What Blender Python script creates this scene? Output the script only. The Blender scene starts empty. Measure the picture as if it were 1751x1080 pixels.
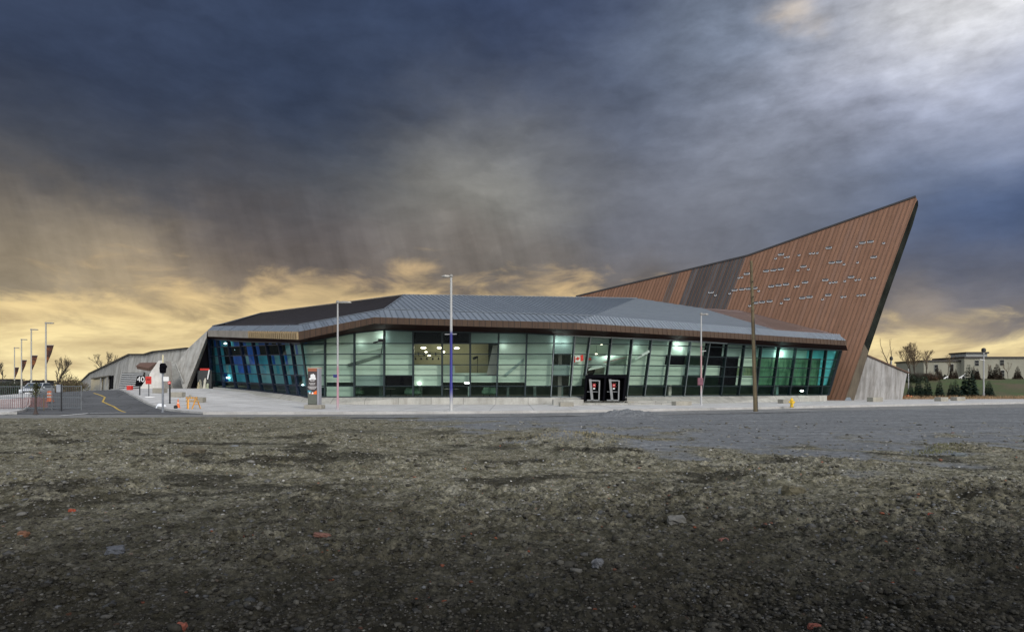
import bpy, bmesh, math, random
import numpy as np
from mathutils import Vector, Matrix
random.seed(7); RNG = np.random.default_rng(11)
SC = bpy.context.scene
COL = SC.collection
R = math.radians
EYE = 1.75; FPX = 1100.0; HX, HY = 875.5, 660.0

# ---------------------------------------------------------------- camera
cam = bpy.data.cameras.new('camera'); camo = bpy.data.objects.new('camera', cam); COL.objects.link(camo)
camo.location = (0, 0, EYE); camo.rotation_euler = (R(90), 0, 0)
cam.sensor_width = 36; cam.lens = FPX / 1751 * 36; cam.shift_y = (HY - 540) / 1751
cam.clip_start = .1; cam.clip_end = 20000
SC.camera = camo
SC.view_settings.view_transform = 'Standard'; SC.view_settings.look = 'None'
SC.view_settings.exposure = 0; SC.view_settings.gamma = 1

# ---------------------------------------------------------------- survey helpers (sight lines from the survey point to real positions)
def W(px, py, d): return Vector(((px - HX) / FPX * d, d, EYE - (py - HY) / FPX * d))
def plane3(a, b, c):
    n = (b - a).cross(c - a).normalized(); return (a.copy(), n)
def OP(px, py, pl):
    o = Vector((0, 0, EYE)); r = Vector(((px - HX) / FPX, 1, -(py - HY) / FPX))
    t = (pl[0] - o).dot(pl[1]) / r.dot(pl[1]); return o + r * t
def sstep(a, b, x):
    t = min(1, max(0, (x - a) / (b - a))); return t * t * (3 - 2 * t)
def lerp(a, b, t): return a + (b - a) * t
def interp(x, pts):
    if x <= pts[0][0]: return pts[0][1]
    for (x0, y0), (x1, y1) in zip(pts, pts[1:]):
        if x <= x1: return y0 + (y1 - y0) * (x - x0) / (x1 - x0)
    return pts[-1][1]
def zg(x, y):
    s = sstep(44, 66, y); s *= 1 - .45 * sstep(68, 110, y)
    if x > -34: w = 1 - sstep(-34, -12, x)
    else: w = .22 + .78 * sstep(-58, -40, x)
    z = 1.38 * s * w
    if x > 30:
        z += 3.0 * sstep(84, 112, y) * sstep(40, 62, x)
    return z
def GP(px, py):
    """ground point along a sight line"""
    f = lambda d: EYE - (py - HY) / FPX * d - zg((px - HX) / FPX * d, d)
    d = 5.0
    while d < 300 and f(d) > 0: d += .25
    a, b = d - .25, d
    for _ in range(20):
        m = (a + b) / 2
        if f(m) > 0: a = m
        else: b = m
    x = (px - HX) / FPX * a
    return Vector((x, a, zg(x, a)))

# ---------------------------------------------------------------- mesh builder
class MB:
    def __init__(s): s.v = []; s.f = []; s.m = []; s.uv = {}
    def add(s, vs, fs, mat=0):
        n = len(s.v); s.v += [tuple(v) for v in vs]
        for f in fs: s.f.append(tuple(i + n for i in f)); s.m.append(mat)
        return s
    def poly(s, pts, mat=0, uv=None):
        n = len(s.v); s.v += [tuple(p) for p in pts]
        if uv: s.uv[len(s.f)] = uv
        s.f.append(tuple(range(n, n + len(pts)))); s.m.append(mat); return s
    def prism(s, front, back, mat=0, matside=None):
        k = len(front); n = len(s.v); s.v += [tuple(p) for p in front] + [tuple(p) for p in back]
        s.f.append(tuple(range(n, n + k))); s.m.append(mat)
        s.f.append(tuple(range(n + 2 * k - 1, n + k - 1, -1))); s.m.append(mat if matside is None else matside)
        for i in range(k):
            j = (i + 1) % k
            s.f.append((n + j, n + i, n + k + i, n + k + j)); s.m.append(mat if matside is None else matside)
        return s
    def box(s, c, sz, rz=0, mat=0, taper=1.0):
        x, y, z = sz[0] / 2, sz[1] / 2, sz[2] / 2; ca, sa = math.cos(rz), math.sin(rz); vs = []
        for dz, k in ((-z, 1), (z, taper)):
            for dx, dy in ((-x, -y), (x, -y), (x, y), (-x, y)):
                vs.append((c[0] + (dx * ca - dy * sa) * k, c[1] + (dx * sa + dy * ca) * k, c[2] + dz))
        return s.add(vs, [(0, 3, 2, 1), (4, 5, 6, 7), (0, 1, 5, 4), (1, 2, 6, 5), (2, 3, 7, 6), (3, 0, 4, 7)], mat)
    def bar(s, p, q, w, h, mat=0, up=(0, 0, 1)):
        p, q = Vector(p), Vector(q); d = (q - p)
        if d.length < 1e-6: return s
        d.normalize(); up = Vector(up)
        if abs(d.dot(up)) > .98: up = Vector((0, 1, 0))
        a = d.cross(up).normalized() * (w / 2); b = a.cross(d).normalized() * (h / 2)
        vs = [p - a - b, p + a - b, p + a + b, p - a + b, q - a - b, q + a - b, q + a + b, q - a + b]
        return s.add(vs, [(0, 3, 2, 1), (4, 5, 6, 7), (0, 1, 5, 4), (1, 2, 6, 5), (2, 3, 7, 6), (3, 0, 4, 7)], mat)
    def tube(s, p, q, r1, r2=None, n=8, mat=0, caps=True):
        p, q = Vector(p), Vector(q); r2 = r1 if r2 is None else r2
        d = (q - p).normalized(); u = Vector((1, 0, 0)) if abs(d.x) < .9 else Vector((0, 1, 0))
        a = d.cross(u).normalized(); b = d.cross(a); vs = []
        for c, r in ((p, r1), (q, r2)):
            for i in range(n):
                t = 2 * math.pi * i / n; vs.append(c + a * (r * math.cos(t)) + b * (r * math.sin(t)))
        fs = [(i, (i + 1) % n, n + (i + 1) % n, n + i) for i in range(n)]
        if caps: fs += [tuple(range(n - 1, -1, -1)), tuple(range(n, 2 * n))]
        return s.add(vs, fs, mat)
    def lathe(s, c, prof, n=16, mat=0):
        """prof: list of (r, z)"""
        vs = []; fs = []
        for r, z in prof:
            for i in range(n):
                t = 2 * math.pi * i / n; vs.append((c[0] + r * math.cos(t), c[1] + r * math.sin(t), c[2] + z))
        for k in range(len(prof) - 1):
            for i in range(n):
                j = (i + 1) % n; fs.append((k * n + i, k * n + j, (k + 1) * n + j, (k + 1) * n + i))
        fs.append(tuple(range(n - 1, -1, -1))); fs.append(tuple(range((len(prof) - 1) * n, len(prof) * n)))
        return s.add(vs, fs, mat)
    def loft(s, rings, mat=0, caps=True):
        n = len(rings[0]); vs = [p for r in rings for p in r]; fs = []
        for k in range(len(rings) - 1):
            for i in range(n):
                j = (i + 1) % n; fs.append((k * n + i, k * n + j, (k + 1) * n + j, (k + 1) * n + i))
        if caps: fs.append(tuple(range(n - 1, -1, -1))); fs.append(tuple(range((len(rings) - 1) * n, len(rings) * n)))
        return s.add(vs, fs, mat)
    def build(s, name, mats, parent=None, smooth=False, bevel=0, seg=2, recalc=True):
        me = bpy.data.meshes.new(name); me.from_pydata(s.v, [], s.f)
        if not isinstance(mats, (list, tuple)): mats = [mats]
        for m in mats: me.materials.append(m)
        me.polygons.foreach_set('material_index', s.m)
        if s.uv:
            ul = me.uv_layers.new(name='UVMap')
            for fi, uv in s.uv.items():
                for li, u in zip(me.polygons[fi].loop_indices, uv): ul.data[li].uv = u
        if bevel or recalc:
            bm = bmesh.new(); bm.from_mesh(me)
            if bevel:
                bmesh.ops.remove_doubles(bm, verts=bm.verts, dist=1e-5)
                es = [e for e in bm.edges if len(e.link_faces) == 2 and e.calc_face_angle(0) > .5]
                bmesh.ops.bevel(bm, geom=es, offset=bevel, segments=seg, affect='EDGES', profile=.5)
            if recalc: bmesh.ops.recalc_face_normals(bm, faces=bm.faces)
            bm.to_mesh(me); bm.free()
        if smooth:
            me.polygons.foreach_set('use_smooth', [True] * len(me.polygons))
            if hasattr(me, 'set_sharp_from_angle'): me.set_sharp_from_angle(angle=R(40))
        o = bpy.data.objects.new(name, me); COL.objects.link(o)
        if parent is not None:
            o.parent = parent
            root = parent
            off = Vector((0, 0, 0))
            while root is not None: off += root.location; root = root.parent
            if parent.get('local'): o['local'] = 1
            else: o.location = -off
        return o
def tag(o, label=None, cat=None, group=None, kind=None):
    if label: o['label'] = label
    if cat: o['category'] = cat
    if group: o['group'] = group
    if kind: o['kind'] = kind
    return o
def empty(name, loc=(0, 0, 0), rz=0, local=True):
    o = bpy.data.objects.new(name, None); COL.objects.link(o); o.location = loc; o.rotation_euler = (0, 0, rz)
    if local: o['local'] = 1
    o.empty_display_size = .2
    return o
def children(o): return [c for c in bpy.data.objects if c.parent == o]
def copy_tree(o, parent=None):
    c = o.copy(); COL.objects.link(c); c.parent = parent
    for ch in children(o): copy_tree(ch, c)
    return c

# ---------------------------------------------------------------- materials
def nt(name):
    m = bpy.data.materials.new(name); m.use_nodes = True; t = m.node_tree
    return m, t, t.nodes['Principled BSDF']
def N(t, kind, **kw):
    n = t.nodes.new(kind)
    for k, v in kw.items():
        if k.startswith('i_'):
            key = k[2:]; key = int(key) if key.isdigit() else key.replace('_', ' ')
            n.inputs[key].default_value = v
        else: setattr(n, k, v)
    return n
def ramp(t, stops, src=None):
    n = t.nodes.new('ShaderNodeValToRGB'); e = n.color_ramp.elements
    while len(e) > 1: e.remove(e[-1])
    e[0].position = stops[0][0]; e[0].color = (*stops[0][1], 1)
    for p, c in stops[1:]:
        x = e.new(p); x.color = (*c, 1)
    if src is not None: t.links.new(src, n.inputs[0])
    return n
def noise(t, scale, detail=4, rough=.55, vec=None, dist=0):
    n = N(t, 'ShaderNodeTexNoise'); n.inputs['Scale'].default_value = scale; n.inputs['Detail'].default_value = detail
    n.inputs['Roughness'].default_value = rough; n.inputs['Distortion'].default_value = dist
    if vec is not None: t.links.new(vec, n.inputs['Vector'])
    return n
def mixc(t, fac, a, b, mode='MIX'):
    n = t.nodes.new('ShaderNodeMix'); n.data_type = 'RGBA'; n.blend_type = mode
    for sock, v in ((n.inputs[0], fac), (n.inputs[6], a), (n.inputs[7], b)):
        if isinstance(v, bpy.types.NodeSocket): t.links.new(v, sock)
        elif isinstance(v, (int, float)): sock.default_value = v
        else: sock.default_value = (*v, 1)
    return n.outputs[2]
def math_(t, op, a, b=None, c=None):
    n = t.nodes.new('ShaderNodeMath'); n.operation = op
    for s, v in zip(n.inputs, (a, b, c)):
        if v is None: continue
        if isinstance(v, bpy.types.NodeSocket): t.links.new(v, s)
        else: s.default_value = v
    return n.outputs[0]
def geo_pos(t): return t.nodes.new('ShaderNodeNewGeometry').outputs['Position']
def stretch(t, vec, s):
    n = t.nodes.new('ShaderNodeVectorMath'); n.operation = 'MULTIPLY'; t.links.new(vec, n.inputs[0]); n.inputs[1].default_value = s
    return n.outputs[0]
def bump(t, p, h, strength=.3, dist=.02):
    b = t.nodes.new('ShaderNodeBump'); b.inputs['Strength'].default_value = strength; b.inputs['Distance'].default_value = dist
    t.links.new(h, b.inputs['Height']); t.links.new(b.outputs[0], p.inputs['Normal'])
def simple(name, col, rough=.6, metal=0, var=.12, scale=3.0, bmp=.15, spec=.5, grime=0):
    m, t, p = nt(name); pos = geo_pos(t)
    n = noise(t, scale, 5, .6, pos)
    lo = tuple(c * (1 - var) for c in col); hi = tuple(min(1, c * (1 + var)) for c in col)
    r = ramp(t, [(.3, lo), (.7, hi)], n.outputs[0]); c = r.outputs[0]
    if grime:
        g = noise(t, scale * .35, 6, .7, stretch(t, pos, (1, 1, .25)))
        gr = ramp(t, [(.45, (0, 0, 0)), (.7, (1, 1, 1))], g.outputs[0])
        c = mixc(t, math_(t, 'MULTIPLY', gr.outputs[0], grime), c, tuple(x * .45 for x in col))
    t.links.new(c, p.inputs['Base Color']); p.inputs['Roughness'].default_value = rough; p.inputs['Metallic'].default_value = metal
    p.inputs['Specular IOR Level'].default_value = spec
    if bmp: bump(t, p, noise(t, scale * 12, 4, .6, pos).outputs[0], bmp, .01)
    return m
def emit(name, col, s):
    m, t, p = nt(name); p.inputs['Base Color'].default_value = (*col, 1)
    p.inputs['Emission Color'].default_value = (*col, 1); p.inputs['Emission Strength'].default_value = s; return m
M = {}
def concrete(name, col, streak=.3, joints=0, scale=.6):
    m, t, p = nt(name); pos = geo_pos(t)
    n1 = noise(t, scale, 6, .65, pos); n2 = noise(t, 1.6, 6, .7, stretch(t, pos, (1, 1, .12))); n3 = noise(t, 14, 4, .6, pos)
    a = ramp(t, [(.25, tuple(c * .72 for c in col)), (.75, tuple(min(1, c * 1.2) for c in col))], n1.outputs[0]).outputs[0]
    s = ramp(t, [(.42, (1, 1, 1)), (.62, (.55, .53, .5))], n2.outputs[0]).outputs[0]
    a = mixc(t, streak, a, s, 'MULTIPLY')
    a = mixc(t, .25, a, ramp(t, [(.35, (.6, .6, .6)), (.65, (1.1, 1.1, 1.1))], n3.outputs[0]).outputs[0], 'MULTIPLY')
    if joints:
        sep = N(t, 'ShaderNodeSeparateXYZ'); t.links.new(pos, sep.inputs[0])
        fx = math_(t, 'FRACT', math_(t, 'MULTIPLY', math_(t, 'ADD', sep.outputs[0], math_(t, 'MULTIPLY', sep.outputs[2], .0)), 1 / joints))
        j = math_(t, 'LESS_THAN', math_(t, 'ABSOLUTE', math_(t, 'SUBTRACT', fx, .5)), .035 / joints)
        a = mixc(t, math_(t, 'MULTIPLY', j, .6), a, tuple(c * .35 for c in col))
    t.links.new(a, p.inputs['Base Color']); p.inputs['Roughness'].default_value = .85
    bump(t, p, n3.outputs[0], .25, .02); return m
M['concrete'] = concrete('board_marked_concrete', (.41, .40, .37), .8)
M['plinth'] = concrete('plinth_concrete', (.43, .42, .38), .5, joints=2.9)
M['block'] = concrete('bench_concrete', (.33, .31, .26), .3)
M['wing'] = concrete('wing_concrete', (.36, .35, .34), .9)
M['stair'] = concrete('stair_concrete', (.33, .33, .31), .4)
M['paleconc'] = concrete('pale_concrete', (.55, .53, .49), .3)
M['kerb'] = concrete('kerb_concrete', (.46, .45, .43), .2)
# sidewalk with slab joints
def paving():
    m, t, p = nt('sidewalk_paving'); pos = geo_pos(t)
    n1 = noise(t, .5, 6, .65, pos); n3 = noise(t, 9, 5, .6, pos)
    a = ramp(t, [(.3, (.47, .465, .455)), (.7, (.64, .635, .62))], n1.outputs[0]).outputs[0]
    a = mixc(t, .35, a, ramp(t, [(.35, (.7, .7, .7)), (.65, (1.1, 1.1, 1.1))], n3.outputs[0]).outputs[0], 'MULTIPLY')
    sep = N(t, 'ShaderNodeSeparateXYZ'); t.links.new(pos, sep.inputs[0])
    for ax, sp in ((1, 1.8), (0, 3.0)):
        fx = math_(t, 'FRACT', math_(t, 'MULTIPLY', sep.outputs[ax], 1 / sp))
        j = math_(t, 'LESS_THAN', math_(t, 'ABSOLUTE', math_(t, 'SUBTRACT', fx, .5)), .045 / sp)
        a = mixc(t, math_(t, 'MULTIPLY', j, .5), a, (.22, .22, .22))
    n5 = noise(t, .9, 7, .7, stretch(t, pos, (.5, 1.6, 1)), .6)
    a = mixc(t, .55, a, ramp(t, [(.42, (1, 1, 1)), (.66, (.52, .50, .47))], n5.outputs[0]).outputs[0], 'MULTIPLY')
    t.links.new(a, p.inputs['Base Color']); p.inputs['Roughness'].default_value = .85; p.inputs['Specular IOR Level'].default_value = .25
    bump(t, p, n3.outputs[0], .2, .02); return m
M['paving'] = paving()
def worn(name, col):
    m, t, p = nt(name); pos = geo_pos(t); n1 = noise(t, .5, 7, .7, stretch(t, pos, (.45, 1.4, 1)), .5); n2 = noise(t, 7, 5, .65, pos)
    a = ramp(t, [(.3, tuple(c * .68 for c in col)), (.5, col), (.7, tuple(c * 1.3 for c in col))], n1.outputs[0]).outputs[0]
    a = mixc(t, .5, a, ramp(t, [(.3, (.7, .7, .7)), (.7, (1.25, 1.25, 1.25))], n2.outputs[0]).outputs[0], 'MULTIPLY')
    w_ = t.nodes.new('ShaderNodeVectorMath'); w_.operation = 'ADD'; t.links.new(pos, w_.inputs[0]); t.links.new(noise(t, 1.5, 4, .6, pos).outputs['Color'], w_.inputs[1])
    v = N(t, 'ShaderNodeTexVoronoi', feature='DISTANCE_TO_EDGE'); v.inputs['Scale'].default_value = .28; t.links.new(w_.outputs[0], v.inputs['Vector'])
    a = mixc(t, math_(t, 'MULTIPLY', math_(t, 'LESS_THAN', v.outputs['Distance'], .012), .6), a, tuple(c * .3 for c in col))
    t.links.new(a, p.inputs['Base Color']); p.inputs['Roughness'].default_value = .92; p.inputs['Specular IOR Level'].default_value = .2; bump(t, p, n2.outputs[0], .3, .02); return m
M['street'] = worn('street_concrete', (.20, .20, .195)); M['asphalt'] = worn('asphalt', (.105, .108, .112))
M['yellow_line'] = simple('yellow_road_paint', (.50, .34, .07), .8, grime=.5)
M['white_line'] = simple('white_road_paint', (.7, .7, .68), .7)
def seam_metal(name, cols, w, rough, metal, band=None, stain=.3):
    """panel to panel tint across UV.x, weathering along UV.y"""
    m, t, p = nt(name); uv = N(t, 'ShaderNodeUVMap').outputs[0]
    sep = N(t, 'ShaderNodeSeparateXYZ'); t.links.new(uv, sep.inputs[0])
    u = math_(t, 'MULTIPLY', sep.outputs[0], 1 / w); idx = math_(t, 'FLOOR', u); fr = math_(t, 'FRACT', u)
    wn = N(t, 'ShaderNodeTexWhiteNoise', noise_dimensions='1D'); t.links.new(idx, wn.inputs['W'])
    big = noise(t, .16, 3, .5, uv)
    f = math_(t, 'ADD', math_(t, 'MULTIPLY', wn.outputs[0], .55), math_(t, 'MULTIPLY', big.outputs[0], .55))
    c = ramp(t, [(.15 + .75 * i / (len(cols) - 1), k) for i, k in enumerate(cols)], f).outputs[0]
    if band:
        for (a, b, bc) in band:
            k = math_(t, 'MULTIPLY', math_(t, 'GREATER_THAN', sep.outputs[0], a), math_(t, 'LESS_THAN', sep.outputs[0], b))
            bcv = ramp(t, [(.2, tuple(x * .75 for x in bc)), (.8, tuple(x * 1.3 for x in bc))], wn.outputs[0]).outputs[0]
            c = mixc(t, k, c, bcv)
    st = noise(t, 1.5, 6, .7, stretch(t, uv, (3, .25, 1)))
    c = mixc(t, stain, c, ramp(t, [(.4, (1.1, 1.1, 1.1)), (.68, (.45, .45, .47))], st.outputs[0]).outputs[0], 'MULTIPLY')
    g = math_(t, 'LESS_THAN', math_(t, 'ABSOLUTE', math_(t, 'SUBTRACT', fr, .5)), .44)
    c = mixc(t, g, tuple(x * .3 for x in cols[0]), c)
    t.links.new(c, p.inputs['Base Color']); p.inputs['Metallic'].default_value = metal
    rr = ramp(t, [(.3, (rough - .08,) * 3), (.7, (rough + .12,) * 3)], st.outputs[0]); t.links.new(rr.outputs[0], p.inputs['Roughness'])
    bump(t, p, noise(t, 6, 3, .5, uv).outputs[0], .12, .02)
    return m
M['zinc'] = seam_metal('blue_grey_roof_metal', [(.20, .232, .27), (.22, .255, .295), (.24, .275, .315)], .5, .40, .25, stain=.18)
M['darkroof'] = seam_metal('dark_brown_roof', [(.048, .043, .048), (.066, .058, .063), (.085, .076, .08)], .42, .42, .4)  # same metal in a darker brown tone
M['brownroof'] = seam_metal('reddish_roof', [(.19, .14, .13), (.24, .175, .155), (.28, .2, .175)], .42, .5, .2)
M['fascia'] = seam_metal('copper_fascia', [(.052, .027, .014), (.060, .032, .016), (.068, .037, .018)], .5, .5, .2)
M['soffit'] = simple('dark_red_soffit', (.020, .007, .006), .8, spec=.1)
M['seam'] = simple('roof_seam', (.165, .19, .22), .5, .3)
M['darkseam'] = simple('dark_roof_seam', (.03, .026, .028), .5, .2)
M['copperseam'] = simple('copper_seam', (.10, .056, .036), .5, .2)
M['coping'] = simple('dark_coping', (.03, .026, .026), .5, .2)
M['steel'] = simple('painted_steel', (.55, .55, .56), .4, .3, var=.05)
M['dark'] = simple('dark_metal', (.02, .021, .024), .5, .3)
M['mullion'] = simple('mullion_metal', (.014, .024, .028), .5, .2, spec=.3)
M['mullion_dark_cap'] = simple('mullion_dark_cap', (.035, .05, .055), .5, .2, spec=.3)
M['mullion_edge'] = simple('mullion_cap', (.19, .22, .23), .35, .5)
M['black'] = simple('black_board', (.004, .004, .006), .8, spec=.05)
M['red'] = simple('red_paint', (.55, .03, .02), .5)
M['orange'] = simple('orange_plastic', (.75, .16, .03), .5)
M['amber'] = simple('amber_paint', (.62, .28, .03), .5)
M['white'] = simple('white_paint', (.78, .78, .77), .5, var=.05)
M['yellow'] = simple('yellow_paint', (.75, .48, .02), .45)
M['rubber'] = simple('rubber', (.018, .018, .018), .8)
M['timber'] = simple('weathered_timber', (.135, .105, .058), .85, var=.35, scale=2, bmp=.5, grime=.5)
M['lamp_on'] = emit('lamp_glow', (.95, 1, .95), 9)
M['warm_on'] = emit('warm_lamp_glow', (1, .9, .7), 7)
def glass(name, tint, refl=.5, ior=1.45):
    m, t, p = nt(name); t.nodes.remove(p); out = t.nodes['Material Output']
    tr = N(t, 'ShaderNodeBsdfTransparent'); tr.inputs[0].default_value = (*tint, 1)
    gl = N(t, 'ShaderNodeBsdfGlossy'); gl.inputs['Roughness'].default_value = .03; gl.inputs[0].default_value = (.85, .95, 1, 1)
    fr = N(t, 'ShaderNodeFresnel'); fr.inputs[0].default_value = ior
    nz = noise(t, .8, 2, .5, geo_pos(t)); b = t.nodes.new('ShaderNodeBump'); b.inputs['Strength'].default_value = .04; b.inputs['Distance'].default_value = .05
    t.links.new(nz.outputs[0], b.inputs['Height']); t.links.new(b.outputs[0], gl.inputs['Normal'])
    mx = N(t, 'ShaderNodeMixShader'); t.links.new(math_(t, 'MULTIPLY', fr.outputs[0], refl), mx.inputs[0])
    t.links.new(tr.outputs[0], mx.inputs[1]); t.links.new(gl.outputs[0], mx.inputs[2]); t.links.new(mx.outputs[0], out.inputs[0])
    return m
M['glass'] = glass('green_tinted_glass', (.86, .93, .885), .16)
M['blueglass'] = glass('blue_tinted_glass', (.48, .76, .84), .5)
M['tealglass'] = glass('teal_tinted_glass', (.60, .88, .84), .2)
M['darkglass'] = simple('dark_window_glass', (.02, .024, .028), .08, 0, bmp=0)
M['blind'] = simple('pale_green_wall', (.43, .525, .45), .8, var=.12, scale=.3, bmp=0)
M['blind3'] = simple('sage_green_wall', (.36, .45, .39), .8, var=.14, scale=.25, bmp=0)
M['blind4'] = simple('light_sage_wall', (.50, .58, .50), .8, var=.14, scale=.25, bmp=0)
M['blind2'] = simple('grey_green_wall', (.21, .28, .265), .8, var=.15, scale=.3, bmp=0)
M['teal'] = simple('teal_reflection', (.14, .44, .47), .8, var=.3, scale=.5, bmp=0)  # reflections and interior tints of the glass painted onto panels behind it
M['navy'] = simple('navy_reflection', (.03, .13, .48), .8, var=.5, scale=.9, bmp=0)
M['ochre'] = simple('hall_wall', (.33, .32, .21), .8, var=.2, scale=.25, bmp=0)
def green_reflection():
    m, t, p = nt('mottled_green_reflection'); pos = geo_pos(t); n = noise(t, 1.1, 5, .65, stretch(t, pos, (1.6, 1, .35)), .8)  # foliage reflections and greenery behind the glass painted onto a made-up wall panel
    t.links.new(ramp(t, [(.3, (.015, .03, .02)), (.45, (.07, .12, .06)), (.58, (.14, .19, .10)), (.72, (.06, .14, .11))], n.outputs[0]).outputs[0], p.inputs['Base Color']); p.inputs['Roughness'].default_value = .8; return m
M['green_reflection'] = green_reflection()
M['navymull'] = simple('navy_mullion', (.012, .02, .045), .4, .3)
M['hallfloor'] = simple('hall_floor', (.12, .12, .11), .4, bmp=0)
M['hallwall'] = simple('hall_back_wall', (.11, .14, .12), .8, var=.4, scale=.4, bmp=0)
M['hallceil'] = simple('hall_ceiling', (.16, .18, .16), .8, bmp=0)
M['upholstery'] = simple('green_upholstery', (.06, .12, .08), .8)
# ---------------------------------------------------------------- sky and sun
def build_world():
    w = bpy.data.worlds.new('World'); SC.world = w; w.use_nodes = True; t = w.node_tree
    bg = t.nodes['Background']
    d = N(t, 'ShaderNodeTexCoord').outputs['Generated']
    sep = N(t, 'ShaderNodeSeparateXYZ'); t.links.new(d, sep.inputs[0])
    az = math_(t, 'ARCTAN2', sep.outputs[0], sep.outputs[1]); el = math_(t, 'ARCSINE', sep.outputs[2])
    P0 = N(t, 'ShaderNodeCombineXYZ'); t.links.new(az, P0.inputs[0]); t.links.new(el, P0.inputs[1]); P0 = P0.outputs[0]
    def vm(op, *a):
        n = t.nodes.new('ShaderNodeVectorMath'); n.operation = op
        for s, v in zip(n.inputs, a):
            if isinstance(v, bpy.types.NodeSocket): t.links.new(v, s)
            else: s.default_value = v
        return n.outputs[1] if op == 'DOT_PRODUCT' else n.outputs[0]
    # domain warp -> ragged cloud masses
    wv1 = noise(t, 3.0, 5, .55, vm('MULTIPLY', P0, (1, 1.5, 1)))
    wv2 = noise(t, 11.0, 4, .6, vm('MULTIPLY', P0, (.8, 1.7, 1)))
    P = vm('ADD', P0, vm('MULTIPLY', vm('SUBTRACT', wv1.outputs['Color'], (.5, .5, .5)), (.17, .11, 0)))
    P = vm('ADD', P, vm('MULTIPLY', vm('SUBTRACT', wv2.outputs['Color'], (.5, .5, .5)), (.07, .05, 0)))
    def lin(c): return tuple((x / 255 / 12.92 if x / 255 <= .04045 else ((x / 255 + .055) / 1.055) ** 2.4) for x in c)
    K = [  # sight line (x, y), spread (sx, sy), colour, weight
        (60, 40, 220, 110, (61, 72, 95)), (330, 60, 220, 120, (57, 69, 94)), (640, 40, 220, 110, (58, 71, 97)), (900, 50, 150, 110, (54, 67, 97)),
        (130, 150, 150, 80, (46, 58, 82)), (460, 170, 200, 90, (54, 65, 86)), (760, 170, 170, 80, (57, 69, 91)), (520, 230, 120, 60, (50, 61, 82)),
        (40, 260, 130, 60, (84, 85, 86)), (260, 240, 160, 70, (70, 76, 88)), (420, 310, 150, 60, (82, 84, 87)), (620, 300, 120, 60, (84, 88, 92)),
        (60, 345, 130, 45, (112, 105, 98)), (130, 400, 110, 34, (160, 147, 126)), (40, 420, 110, 40, (146, 134, 116)), (250, 425, 80, 40, (164, 148, 126)), (100, 470, 150, 30, (158, 144, 122)), (60, 535, 110, 40, (136, 128, 114)), (280, 480, 90, 40, (178, 158, 124)), (250, 580, 150, 50, (176, 156, 122)),
        (370, 400, 60, 90, (92, 87, 88)), (430, 500, 70, 50, (120, 108, 96)), (500, 430, 120, 50, (99, 93, 92)), (560, 520, 140, 40, (112, 103, 96)),
        (620, 400, 130, 60, (102, 97, 97)), (720, 360, 70, 70, (124, 121, 116)), (800, 285, 130, 85, (150, 148, 140)), (890, 320, 110, 85, (148, 147, 140)), (760, 420, 80, 40, (118, 111, 106)), (930, 390, 80, 60, (118, 116, 113)), (840, 440, 120, 40, (118, 110, 104)), (760, 500, 140, 40, (124, 112, 100)), (980, 490, 140, 40, (122, 112, 102)),
        (1060, 130, 150, 90, (92, 102, 122)), (980, 240, 120, 80, (86, 94, 112)), (1080, 330, 140, 80, (110, 114, 126)), (1080, 430, 140, 50, (106, 106, 112)), (1240, 60, 120, 60, (118, 130, 150)), (1290, 180, 140, 90, (134, 141, 157)),
        (1372, 10, 26, 13, (232, 214, 190)), (1470, 70, 100, 60, (166, 170, 184)), (1640, 5, 110, 44, (255, 255, 255)), (1700, 80, 90, 60, (188, 190, 199)), (1500, 160, 120, 60, (166, 171, 190)), (1660, 160, 110, 60, (158, 168, 194)), (1560, 115, 50, 18, (196, 200, 210)),
        (1400, 260, 120, 60, (140, 147, 164)), (1580, 240, 100, 40, (130, 139, 160)), (1560, 290, 80, 40, (98, 112, 138)), (1700, 350, 120, 60, (78, 95, 128)), (1240, 350, 130, 70, (122, 126, 136)), (1400, 350, 100, 60, (108, 117, 136)), (1150, 400, 120, 40, (108, 112, 124)),
        (1680, 450, 130, 40, (94, 99, 114)), (1640, 520, 130, 36, (112, 112, 120)), (1560, 540, 30, 26, (170, 156, 140)), (1690, 600, 160, 40, (150, 138, 124)), (1540, 600, 60, 40, (186, 164, 130)), (1250, 520, 220, 40, (112, 108, 108)),
    ]
    acc = None; wsum = None
    for x, y, sx, sy, c in K:
        a = math.atan2(x - HX, FPX); e = math.atan((HY - y) / FPX * math.cos(a)); ia = FPX / (sx * .80); ie = FPX / (sy * .80)
        q = vm('MULTIPLY_ADD', P, (ia, ie, 0), (-a * ia, -e * ie, 0))
        g = math_(t, 'POWER', math.exp(-.5), vm('DOT_PRODUCT', q, q))
        cl = lin(c)
        acc = vm('MULTIPLY_ADD', g, cl, acc if acc else (.11 * 2e-3, .12 * 2e-3, .15 * 2e-3))
        wsum = math_(t, 'ADD', g, wsum if wsum else 2e-3)
    inv = math_(t, 'DIVIDE', 1.0, wsum); colr = vm('MULTIPLY', acc, inv)
    # cloud texture (broad) and small curls
    n1 = noise(t, 5.5, 7, .58, vm('MULTIPLY', P, (1, 2.1, 1)), 0)
    n2 = noise(t, 16, 6, .6, vm('MULTIPLY', P0, (.9, 2.0, 1)), 0)
    ea = N(t, 'ShaderNodeMapRange', interpolation_type='SMOOTHSTEP'); t.links.new(az, ea.inputs[0]); ea.inputs[1].default_value = .05; ea.inputs[2].default_value = .45
    ee = N(t, 'ShaderNodeMapRange', interpolation_type='SMOOTHSTEP'); t.links.new(el, ee.inputs[0]); ee.inputs[1].default_value = .22; ee.inputs[2].default_value = .42
    edge = math_(t, 'MULTIPLY', ea.outputs[0], ee.outputs[0])
    k1 = math_(t, 'MULTIPLY_ADD', math_(t, 'SUBTRACT', n1.outputs[0], .5), 1.0, 1.0)
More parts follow.
